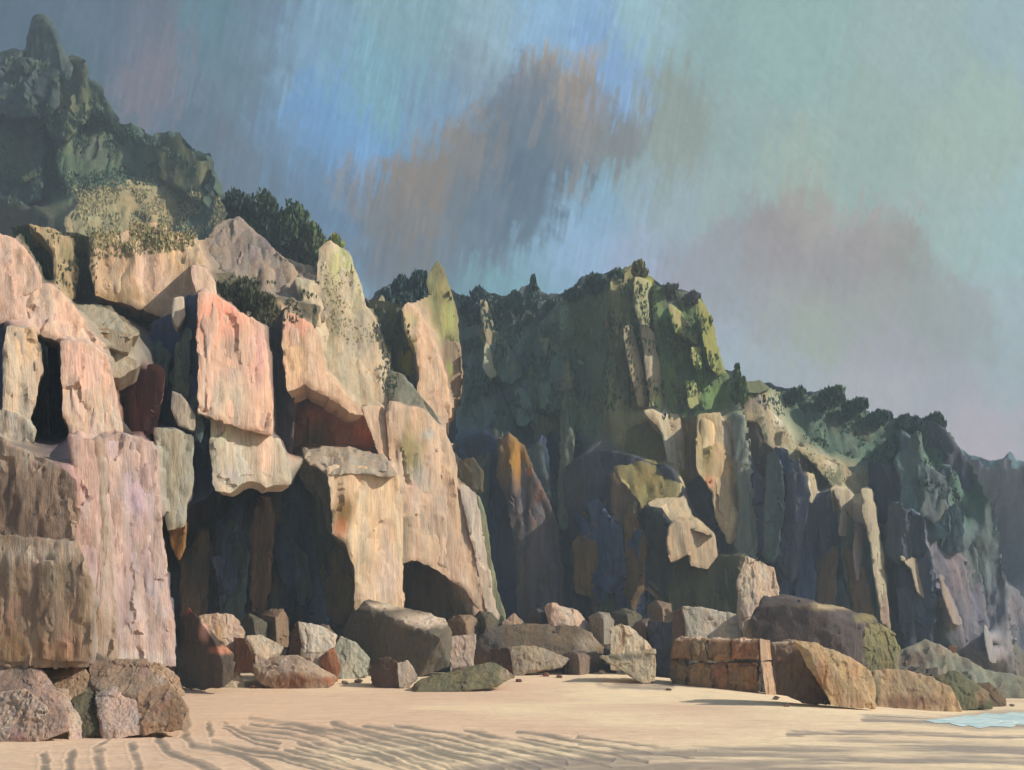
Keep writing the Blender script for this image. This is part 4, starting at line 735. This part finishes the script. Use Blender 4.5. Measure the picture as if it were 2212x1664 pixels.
B(None, [(453,1437,0),(482,1433,6),(514,1443,8),(530,1484,0),(466,1486,-8)], (208,192,164), 'small cream block standing on the sand', thick=2)
B(None, [(434,1458,4),(455,1446,0),(468,1484,-6),(437,1487,0)], (150,108,62), 'small ochre rock leaning against the small cream block', thick=1.5)
B(None, [(396,1421,0),(418,1411,6),(437,1430,4),(442,1468,0),(430,1482,-6),(396,1482,-8)], (180,152,124), 'small rounded buff rock with an ochre base near the tall slab', [(425,1460,16,20,(160,104,58),.7)], thick=2)
B(None, [(316,1430,0),(354,1432,4),(385,1428,4),(398,1450,0),(394,1482,-4),(352,1484,-6),(330,1460,-4)], (158,116,88), 'rusty orange rock at the right corner of the cliff foot', [(385,1440,14,12,(206,176,150),.7)], thick=2)
B(70, [(773,1291,72),(860,1311,78),(930,1326,56),(962,1337,44),(976,1368,16),(974,1400,4),(972,1442,-4),(904,1466,-14),(802,1438,30),(766,1402,48),(736,1378,64),(758,1322,62),(834,1329,24),(914,1360,-8),(952,1380,-20)], (110,102,88), 'largest boulder, long and dark fronted with a sunlit top edge, below the cream pillar', [(820,1310,50,8,(206,186,160),.9),(920,1338,60,16,(206,186,164),1),(880,1420,80,30,(96,90,74),.6)], thick=5, soft=1)  # pale blobs paint the lit top edge, the darker one the shaded front
B(72, [(974,1374,-8),(1028,1370,6),(1022,1440,4),(972,1450,-8)], (190,172,160), 'pinkish grey square block at the right end of the largest boulder', thick=3)
B(78, [(677,1296,10),(720,1294,24),(766,1303,20),(740,1340,-8),(694,1326,-8),(690,1360,-4),(740,1380,-4)], (160,136,118), 'brown tilted boulder behind the left end of the largest boulder', thick=4)
B(None, [(797,1447,6),(815,1424,0),(840,1420,-4),(866,1434,-8),(868,1480,-12),(820,1486,-6),(802,1474,0)], (104,84,74), 'small dark brown round boulder in front of the largest boulder', thick=2.5)
B(None, [(858,1431,0),(880,1428,8),(904,1464,10),(886,1488,4),(862,1486,-6)], (180,164,148), 'small pale grey rock touching the dark brown round boulder', thick=2)
B(None, [(886,1486,0),(908,1468,6),(994,1446,20),(1066,1430,30),(1088,1442,24),(1113,1460,14),(1060,1482,-4),(980,1492,-12),(900,1494,-12)], (120,116,88), 'long flat olive grey slab lying on the sand', [(1092,1456,14,14,(178,156,136),.8)], thick=3)
B(76, [(1019,1434,10),(1026,1392,8),(1050,1358,10),(1107,1348,14),(1152,1348,20),(1197,1358,20),(1250,1352,24),(1276,1366,24),(1303,1396,22),(1300,1430,10),(1230,1440,-4),(1100,1440,-10)], (122,106,86), 'wide brown humped boulder in the middle of the row', [(1270,1390,24,24,(176,158,134),.7),(1060,1380,26,30,(84,84,84),.6)], thick=5, var=1.4)
B(71, [(1098,1397,0),(1152,1395,8),(1232,1424,12),(1216,1442,0),(1143,1448,-8),(1110,1462,-8)], (176,160,136), 'flat buff rock lying in front of the wide humped boulder', thick=3)
B(72, [(1056,1402,6),(1098,1400,-4),(1114,1458,-8),(1068,1452,0)], (100,82,70), 'dark block under the left of the humped boulder', [(1105,1450,10,12,(150,80,58),.7)], thick=2)
B(None, [(1216,1434,0),(1260,1428,6),(1292,1434,8),(1284,1456,0),(1216,1456,-6)], (110,82,70), 'low dark brown rock at the edge of the sunlit sand', thick=2)
B(81, [(1176,1312,0),(1192,1302,-2),(1246,1318,14),(1284,1362,22),(1240,1364,-6),(1197,1366,-10)], (210,184,162), 'pale pink pointed boulder on top behind the humped one', thick=4)
B(82, [(1084,1345,0),(1111,1323,4),(1134,1345,8),(1110,1356,0)], (190,160,136), 'tiny pinkish rock behind the humped boulder', thick=2)
B(73, [(1319,1353,-6),(1340,1350,0),(1362,1355,8),(1388,1378,14),(1408,1404,14),(1319,1412,-8)], (206,190,164), 'rounded cream boulder with a brown notch', [(1346,1382,5,18,(120,92,72),1)], thick=3)
B(None, [(1294,1418,0),(1416,1402,8),(1417,1472,4),(1390,1478,-4)], (196,182,154), 'cream wedge of rock tapering left below the rounded cream boulder', [(1350,1420,50,9,(104,104,92),.8)], thick=3)
B(76, [(1400,1338,10),(1456,1346,-4),(1456,1478,-8),(1414,1480,4)], (84,86,96), 'dark navy block in the gap left of the cracked cube', thick=4)
B(74, [(1474,1312,-4),(1517,1314,4),(1591,1327,14),(1606,1376,10),(1500,1380,-8),(1484,1350,-8)], (190,182,166), 'light grey slab lying across the top of the cracked cube', thick=4)
B(75, [(1453,1322,8),(1474,1312,0),(1490,1358,-8),(1500,1380,-8),(1454,1382,0)], (120,98,84), 'brown block at the left end of the light grey slab', thick=3)
B(73, [(1608,1344,0),(1618,1338,0),(1632,1340,6),(1646,1376,8),(1606,1380,-4)], (206,186,164), 'small pale pointed rock between grey slab and long dark boulder', thick=2)
B(84, [(1594,1320,0),(1592,1255,-4),(1610,1203,0),(1640,1212,8),(1672,1226,18),(1684,1286,20),(1644,1300,4),(1613,1324,-4)], (208,186,164), 'tall pale pink boulder perched above the long dark one', [(1612,1280,18,40,(180,170,150),.6)], thick=4)
# cracked cube of blocks
CUB = empty('cracked_boulder', P(1560, 1498, 62), 'orange brown cube shaped boulder split by cracks into blocks', 'boulder', 'boulders at the foot of the cliffs')
xs = [1451, 1489, 1533, 1574, 1640]
for i in range(4):
    for j, (y0, y1) in enumerate([(1377, 1427), (1430, 1494)]):
        a_, b_ = xs[i] + 1.2 + (0 if i == 0 else [5, -4][j] * (1 if i % 2 else -1)), xs[i + 1] - 1.2 + (0 if i == 3 else [5, -4][j] * (1 if (i + 1) % 2 else -1)); y1 += (i * 5) % 7 - 3 if j == 0 else 0; q_ = lambda x_: (1560 - x_) * .22 + 2.5 * ((i * 7 + j * 5) % 3 - 1); y0 += ((i * 5) % 4 - 1.5) if j == 0 else ((i * 5) % 7 - 3)
        y1b = y1 + (i * 3 if j else 0)
        boulder(63.5, [(a_, y0 + 4 + (8 if i == 0 and j == 0 else 0), q_(a_) + 3), ((a_ + b_) / 2, y0, q_(a_) + 1), (b_, y0 + 2, q_(b_) + 3), (b_, y1b, q_(b_)), (a_, y1b - 2, q_(a_)), (a_ - 1, (y0 + y1b) / 2, q_(a_) - 2)], [(150,116,78),(140,118,84),(154,122,84),(156,110,74)][(i + j) % 4], None,
                [((a_ + b_) / 2, y0 + 1, 30, 8, (216,186,156), .9)] if j == 0 else [((a_ + b_) / 2, y1b, 30, 9, (84,70,62), .7), (a_, (y0 + y1b) / 2, 10, 20, (96,78,66), .6)], thick=3.2, name='block', parent=CUB, soft=2, rough=1.5, var=1.6)  # pale blob paints the lit top fringe; lower blocks are darker at the foot
for (p, q) in [([(1641,1378,-20),(1663,1384,4),(1667,1426,6),(1644,1428,-20)], 0), ([(1644,1431,-20),(1666,1429,4),(1674,1500,6),(1655,1506,-20)], 1)]:
    boulder(63.5, p, (184,154,126), None, thick=3.2, name='block', parent=CUB)  # sunlight on the right side put into a paler colour
B(72, [(1648,1288,30),(1690,1284,44),(1760,1298,52),(1850,1320,54),(1888,1330,54),(1898,1350,36),(1852,1346,-4),(1758,1305,-14),(1618,1340,0),(1664,1386,-8),(1712,1388,-12),(1776,1400,-14),(1832,1412,-14),(1640,1310,0)], (92,82,82), 'long dark boulder with a mossy sunlit top right of the cracked cube', [(1800,1310,70,8,(178,160,124),.9),(1870,1335,24,12,(140,130,80),.8)], thick=5, soft=1)  # long pale blob paints sunlight along the top; the olive one is rock colour
B(73, [(1850,1346,-10),(1898,1348,14),(1932,1368,24),(1942,1402,24),(1936,1440,16),(1838,1436,-8),(1832,1409,-14)], (136,130,88), 'olive green rock joined to the right end of the long dark boulder', thick=4)
B(None, [(1664,1388,4),(1700,1383,8),(1720,1384,4),(1748,1402,-4),(1782,1440,-8),(1794,1524,-14),(1740,1518,-12),(1680,1500,-4)], (140,116,96), 'dark brown ribbed boulder right beside the cracked cube', [(1690,1386,30,6,(196,172,146),.8)], thick=3)
B(None, [(1716,1386,6),(1762,1389,12),(1805,1412,16),(1841,1424,20),(1880,1449,22),(1892,1476,18),(1892,1532,4),(1796,1526,-10),(1782,1440,-4),(1746,1404,-4)], (192,164,122), 'sunlit golden brown rounded boulder with drooping ribs', [(1780,1480,14,50,(150,108,70),.7),(1810,1500,12,30,(150,112,74),.5)], thick=4, var=1.5)
B(None, [(1886,1447,6),(1930,1446,10),(1958,1449,10),(2006,1463,10),(2053,1485,12),(2078,1534,6),(1985,1534,-8),(1890,1532,-8)], (190,164,124), 'golden topped boulder with a fringe of rust brown ribs', [(1960,1516,90,14,(124,92,70),.8),(1896,1500,8,36,(70,84,60),.7)], thick=3.5, var=1.6)
B(None, [(2020,1462,6),(2064,1446,10),(2092,1474,10),(2118,1485,10),(2138,1500,10),(2142,1530,4),(2074,1536,-6),(2052,1490,-4)], (104,104,74), 'mossy dark green boulder second from the right end of the row', [(2120,1505,14,16,(160,130,96),.7)], thick=3)
B(None, [(2108,1474,4),(2136,1473,6),(2172,1510,8),(2174,1526,4),(2140,1528,-4)], (110,92,68), 'smallest brown rock at the right end of the row', thick=2)
B(96, [(1890,1440,0),(1930,1410,6),(1990,1405,8),(2030,1440,6),(1960,1462,-4)], (140,122,104), 'broken brown boulder on the scree above the golden ones', thick=3)
# blocks filling the pile behind the front row
PL = [(545,1352,34,26,72,0,'squat dark olive block deep in the shade left of the grey white boulder'),(592,1342,30,30,74,1,'upright brown block in the shade behind the low pale wedge'),(640,1330,34,24,78,2,'dark block against the cave wall above the grey white boulder'),
(700,1372,24,26,72,3,'brown grey block between the grey white boulder and the largest one'),(1002,1352,34,22,79,1,'tan block behind the pinkish grey square block'),(1046,1346,28,24,80,0,'dark olive block at the foot of the thin greenish pillar'),
(1166,1338,26,22,82,2,'dark block tucked behind the left of the humped boulder'),(1300,1345,30,24,80,4,'grey block between the pale pink pointed boulder and the rounded cream one'),(1352,1335,30,26,84,0,'dark olive block behind the rounded cream boulder'),
(1392,1358,22,26,80,3,'small brown block left of the dark navy block'),(1428,1322,30,24,86,1,'brown block resting above the dark navy block'),(1246,1420,30,16,72,3,'flat brown grey block under the humped boulder'),
(1000,1452,30,14,68,1,'low tan block behind the long olive slab'),(1890,1418,34,30,94,3,'angular brown block between the olive rock and the scree'),(1955,1436,30,20,92,1,'tan block on the scree above the golden ribbed boulders')]
PC = [(96,92,74),(140,118,96),(84,80,78),(124,108,94),(160,152,138)]
for (x, y, w_, h_, D_, c_, lb) in PL:
    q = random.Random(x * 3 + y); j = lambda a: a * q.uniform(.75, 1.15)
    B(D_, [(x - j(w_), y - j(h_) * .5, 26), (x - j(w_) * .3, y - j(h_), 18), (x + j(w_) * .6, y - j(h_) * .85, 14), (x + j(w_), y - j(h_) * .2, 20), (x + j(w_) * .9, y + j(h_), 14), (x - j(w_) * .8, y + j(h_), 10), (x + j(w_) * .1, y - j(h_) * .3, -12), (x + j(w_) * .2, y + j(h_), -14)], PC[c_], lb, thick=3)
# rubble between the boulders
rr = random.Random(11)
for (x, y, s_, D_) in [(556,1442,11,62),(610,1404,10,66),(664,1424,9,64),(452,1432,7,60),(500,1432,9,60),(1120,1470,7,None),(1180,1458,8,None),(1208,1462,6,None),(744,1474,7,None),(775,1472,8,None),(1300,1452,8,None),(980,1350,10,86),(1010,1345,13,86),(1040,1350,9,88),(1340,1345,9,90),(1390,1362,9,84),(1430,1340,10,88),(610,1350,12,80),(580,1362,14,80),(640,1335,9,82),(1700,1524,6,None),(2060,1400,10,95),(2100,1440,9,95),(2010,1392,9,95),(356,1486,6,None),(545,1484,7,None),(1444,1490,6,None),(1676,1508,7,None),(2186,1524,6,None),(1232,1330,8,92),(1150,1345,8,90)]:
    n_ = 7; pts = [(x + s_ * 1.2 * math.cos(a) * rr.uniform(.7, 1.2), y - s_ * .7 * math.sin(a) * rr.uniform(.7, 1.2), rr.uniform(-.3, .5) * s_) for a in [i * 2 * math.pi / n_ + rr.uniform(-.3, .3) for i in range(n_)]]
    c_ = rr.choice([(150,126,106),(120,100,84),(176,156,134),(130,92,68)])
    o_ = boulder(D_, pts, c_, 'small loose stone among the big boulders', thick=s_ * .05, name='stone', cat='stone', group='small stones among the boulders')
# ------------------------------------------------------------------ vegetation
def tuft_mesh(pts, cols, sizes, stretch=2.2, sd=0):
    """many small leaf sprays: a crossed pair of narrow blades at every point"""
    V = []; Fc = []; Cc = []
    r_ = random.Random(sd)
    for p, c, s_ in zip(pts, cols, sizes):
        for q in range(2):
            a = r_.uniform(0, 6.28); dx, dy = math.cos(a) * s_ * .5, math.sin(a) * s_ * .5
            lx, ly = r_.uniform(-.35, .35) * s_, r_.uniform(-.35, .35) * s_; h = s_ * stretch * r_.uniform(.6, 1.2)
            b0 = len(V); bz = p[2] - h * .4
            V += [(p[0] - dx * .5, p[1] - dy * .5, bz), (p[0] + dx * .5, p[1] + dy * .5, bz), (p[0] + dx + lx, p[1] + dy + ly, bz + h * .55), (p[0] + lx * 1.6, p[1] + ly * 1.6, bz + h), (p[0] - dx + lx, p[1] - dy + ly, bz + h * .5)]
            Fc.append((b0, b0 + 1, b0 + 2, b0 + 3, b0 + 4)); Cc += [c] * 5
    return V, Fc, Cc
def bush(px, py, wpx, hpx, D, col, label, cone=False, group='trees and shrubs along the skyline', name='shrub', cat='shrub'):
    u = D / F; base = P(px, py, D); sd = int(px * 7 + py); r_ = random.Random(sd)
    root = empty(name, base, label, cat, group)
    n_ = int(min(2200, 200 + wpx * hpx * .55)); pts = []; cols = []; sizes = []
    lobes = [(r_.uniform(-.3, .3) * (1 - .0), r_.uniform(-.4, .4), r_.uniform(.0, .75), r_.uniform(.2, .34)) for _ in range(12)]
    while len(pts) < n_:
        t = r_.random(); a = r_.uniform(0, 6.28); q = math.sqrt(r_.random())
        if cone:
            rad = .5 * (1 - t) ** .7 * (.75 + .25 * math.sin(t * 22 + sd)); x, y, z = q * rad * math.cos(a), q * rad * math.sin(a), .06 + t * .94
        else:
            l_ = r_.choice(lobes); ph = r_.uniform(-1, 1); x = l_[0] * (1.15 - .6 * l_[2]) + l_[3] * q * math.cos(a) * math.sqrt(1 - ph * ph) * 1.1; y = l_[1] + l_[3] * q * math.sin(a); z = l_[2] + l_[3] * .8 * ph
            if z < -.25: continue
        pts.append((x * wpx * u, y * wpx * u, z * hpx * u))
        k = r_.uniform(.6, 1.45) * (1.15 if r_.random() < .2 else 1); cols.append(lin(col) * k * np.array([1 + r_.uniform(-.12, .2), 1, 1 + r_.uniform(-.1, .15)])); sizes.append(u * r_.uniform(3.5, 8))
    V, Fc, Cc = tuft_mesh(pts, cols, sizes, 2.0, sd)
    o = add_mesh('crown', V, Fc, M_leaf, Cc, sharp=None); o.parent = root
    # trunk with two limbs
    tv = []; tf = []
    def limb(a_, b_, r0, r1):
        a_, b_ = Vector(a_), Vector(b_); d = (b_ - a_).normalized(); s1 = d.orthogonal().normalized(); s2 = d.cross(s1); k0 = len(tv)
        for (c_, r2) in ((a_, r0), (b_, r1)):
            for i in range(6): tv.append(tuple(c_ + (s1 * math.cos(i * 1.0472) + s2 * math.sin(i * 1.0472)) * r2))
        for i in range(6): tf.append((k0 + i, k0 + (i + 1) % 6, k0 + 6 + (i + 1) % 6, k0 + 6 + i))
    H = hpx * u; W_ = wpx * u
    limb((0, 0, -H * .25), (0, 0, H * .55), H * .04 + .05, H * .02 + .02); limb((0, 0, H * .2), (W_ * .22, 0, H * .6), H * .02 + .03, .02); limb((0, 0, H * .15), (-W_ * .24, W_ * .1, H * .5), H * .02 + .03, .02)
    o = add_mesh('trunk', tv, tf, M_bark, sharp=None); o.parent = root
DG = (58,74,60); TG = (56,80,78)
for a in [(520,490,70,80,104,(50,66,58),'dark bushy tree at the left end of the clump above the grey slope'),(572,520,84,96,104,(58,76,54),'broad dark green tree in the middle of the clump above the grey slope'),
          (640,560,80,120,104,(66,86,56),'tallest dark green tree of the clump above the grey slope'),(612,560,60,80,104,(54,70,60),'low dark tree in front of the clump above the grey slope'),(680,600,62,110,104,(84,98,58),'lighter green tree at the right end of the clump above the grey slope'),
          (722,570,40,56,90,(140,150,76),'yellow green bush on the corner of the pale slope'),(835,668,32,46,108,(44,66,64),'small blunt dark tree on the skyline left of the green pinnacle'),
          (868,660,44,66,110,(48,72,70),'dark teal tree beside the green pinnacle'),(905,655,48,66,110,(50,74,70),'dark teal tree touching the left of the green pinnacle'),
          (1008,668,36,26,128,(60,84,78),'low dark tree right of the green pinnacle'),(1042,672,50,50,126,(54,80,76),'rounded dark teal tree on the skyline between the two peaks'),(1078,668,34,24,128,(60,86,76),'small tree on the saddle skyline'),
          (1114,670,28,40,127,(56,84,82),'slim dark tree left of the tall conifer on the saddle'),(1196,664,40,18,126,(72,92,76),'low shrub on the saddle right of the tall conifer'),(1236,650,36,20,122,(60,84,74),'bushy tree where the saddle meets the rounded peak'),
          (1284,622,44,26,120,(58,82,76),'dark shrub on the left shoulder of the rounded peak'),(1330,606,36,22,118,(70,88,66),'shrub just left of the top of the rounded peak'),(1380,592,34,22,115,(112,112,56),'olive shrub on the very top of the rounded peak'),
          (1446,640,40,20,116,(84,88,72),'low shrub on the right shoulder of the rounded peak'),(1492,656,38,20,116,(88,84,86),'mauve grey shrub near the right edge of the rounded peak'),(1532,760,24,80,113,(132,142,52),'yellow green bush hanging on the right edge of the rounded peak'),
          (1716,862,44,22,120,(64,86,66),'small dark bush at the start of the right headland skyline'),(1792,872,60,32,120,(60,84,62),'domed green tree on the right headland skyline'),(1846,892,50,28,121,(58,82,68),'green tree below the domed one on the right headland'),
          (1900,918,54,28,122,(56,84,74),'low green tree halfway down the right headland skyline'),(1958,930,56,28,123,(56,86,78),'teal green tree near the end of the right headland skyline'),(2012,936,50,40,124,(60,84,66),'last tree on the right headland skyline'),
          (480,660,60,44,72,(70,74,52),'olive bush left of the bush above the great pink slab'),(530,672,74,60,70,(64,70,50),'dark olive bush growing above the great pink slab'),(574,690,54,44,70,(78,78,54),'small olive bush at the right shoulder of the great pink slab')]: bush(*a)
bush(1152, 670, 34, 70, 125, (60,86,80), 'tallest conifer standing on the saddle skyline', cone=True, name='conifer_tree', cat='tree')
bush(1592, 868, 30, 76, 112, (70,94,56), 'small pointed conifer at the notch before the right headland', cone=True, name='conifer_tree', cat='tree')
bush(1606, 870, 22, 50, 111, (100,116,60), 'smaller lighter conifer right next to the pointed one', cone=True, name='conifer_tree', cat='tree')
# scrub growing on the slopes: uncountable, one object for each slope
def scrub(name, label, regions, sd=1):
    r_ = random.Random(sd); pts = []; cols = []; sizes = []
    dg = bpy.context.evaluated_depsgraph_get(); o0 = Vector((0, 0, CAMZ))
    for (poly, n_, col, s_, var) in regions:
        n_ = int(n_ * 2.2); s_ *= .8; col = tuple(c_ * 1.12 for c_ in col)
        x0, x1 = min(p[0] for p in poly), max(p[0] for p in poly); y0, y1 = min(p[1] for p in poly), max(p[1] for p in poly); k = 0
        while k < n_:
            x, y = r_.uniform(x0, x1), r_.uniform(y0, y1); k += 1
            if not in_poly(np.array([x]), np.array([y]), poly)[0]: continue
            if vn(x / 30, y / 30, 0, sd) < -.15: continue
            d = (P(x, y, 1) - o0).normalized(); hit, loc, nr, _, ob, _ = scene.ray_cast(dg, o0, d)
            if not hit or loc.y > 400 or loc.y < 40: continue
            u = loc.y / F; pts.append((loc.x, loc.y, loc.z)); cols.append(lin(col) * r_.uniform(1 - var, 1 + var) * np.array([1 + r_.uniform(-.1, .2), 1, 1 + r_.uniform(-.1, .2)])); sizes.append(s_ * u * r_.uniform(.6, 1.3))
    V, Fc, Cc = tuft_mesh(pts, cols, sizes, 2.6, sd)
    o = add_mesh(name, V, Fc, M_leaf, Cc, sharp=None); tag(o, label, kind='stuff')
bpy.context.view_layer.update()
scrub('hill_scrub', 'dark scrub covering the hill behind the left cliff', [([(0,130),(60,110),(160,180),(260,270),(400,340),(470,420),(300,400),(160,420),(0,450)], 4200, (58,78,60), 5, .25), ([(150,400),(470,420),(500,470),(380,540),(200,540)], 2600, (134,130,92), 4, .14)], 3)
scrub('cliff_scrub', 'thin green scrub hanging over the top of the pale cliff', [([(200,500),(420,500),(420,540),(210,560)], 500, (128,124,86), 4, .16), ([(30,490),(210,510),(210,640),(90,620)], 260, (70,78,52), 5, .3), ([(690,540),(770,600),(830,760),(800,800),(700,700)], 420, (158,154,112), 3.4, .14), ([(470,580),(700,640),(640,700),(500,660)], 500, (82,88,60), 5, .35), ([(800,660),(880,680),(900,860),(830,860)], 300, (76,88,66), 5, .3)], 4)
scrub('buttress_scrub', 'dark green scrub on the central buttress', [([(1000,640),(1200,650),(1200,900),(1000,900)], 1300, (62,84,72), 5.5, .35), ([(1180,700),(1350,600),(1500,650),(1560,800),(1500,900),(1200,920)], 1700, (84,98,66), 5, .4), ([(1430,640),(1510,650),(1560,800),(1460,890)], 500, (92,116,52), 5, .4)], 5)
scrub('headland_scrub', 'green scrub on top of the right headland', [([(1600,840),(1800,850),(2050,940),(2080,1100),(1900,1010),(1750,960)], 1600, (60,86,70), 5, .35), ([(1620,850),(1760,980),(1850,1050),(1760,1040),(1660,960)], 300, (150,148,112), 3.4, .15)], 6)
# ------------------------------------------------------------------ haze
def build_haze():
    me = bpy.data.meshes.new('haze'); bm = bmesh.new(); bmesh.ops.create_cube(bm, size=1)
    lo, hi = Vector((-420, -62, -6)), Vector((420, 422, 118))
    for v in bm.verts: v.co = Vector([lo[i] if v.co[i] < 0 else hi[i] for i in range(3)])
    bm.to_mesh(me); bm.free(); o = bpy.data.objects.new('haze', me); C.objects.link(o); tag(o, 'thin blue grey sea air', kind='stuff')
    m = bpy.data.materials.new('haze'); m.use_nodes = True; n = m.node_tree.nodes; n.remove(n['Principled BSDF'])
    v = n.new('ShaderNodeVolumePrincipled'); v.inputs['Color'].default_value = (.62, .78, .9, 1); v.inputs['Density'].default_value = .0012; v.inputs['Anisotropy'].default_value = .1
    m.node_tree.links.new(v.outputs[0], n['Material Output'].inputs['Volume']); me.materials.append(m)
build_haze()
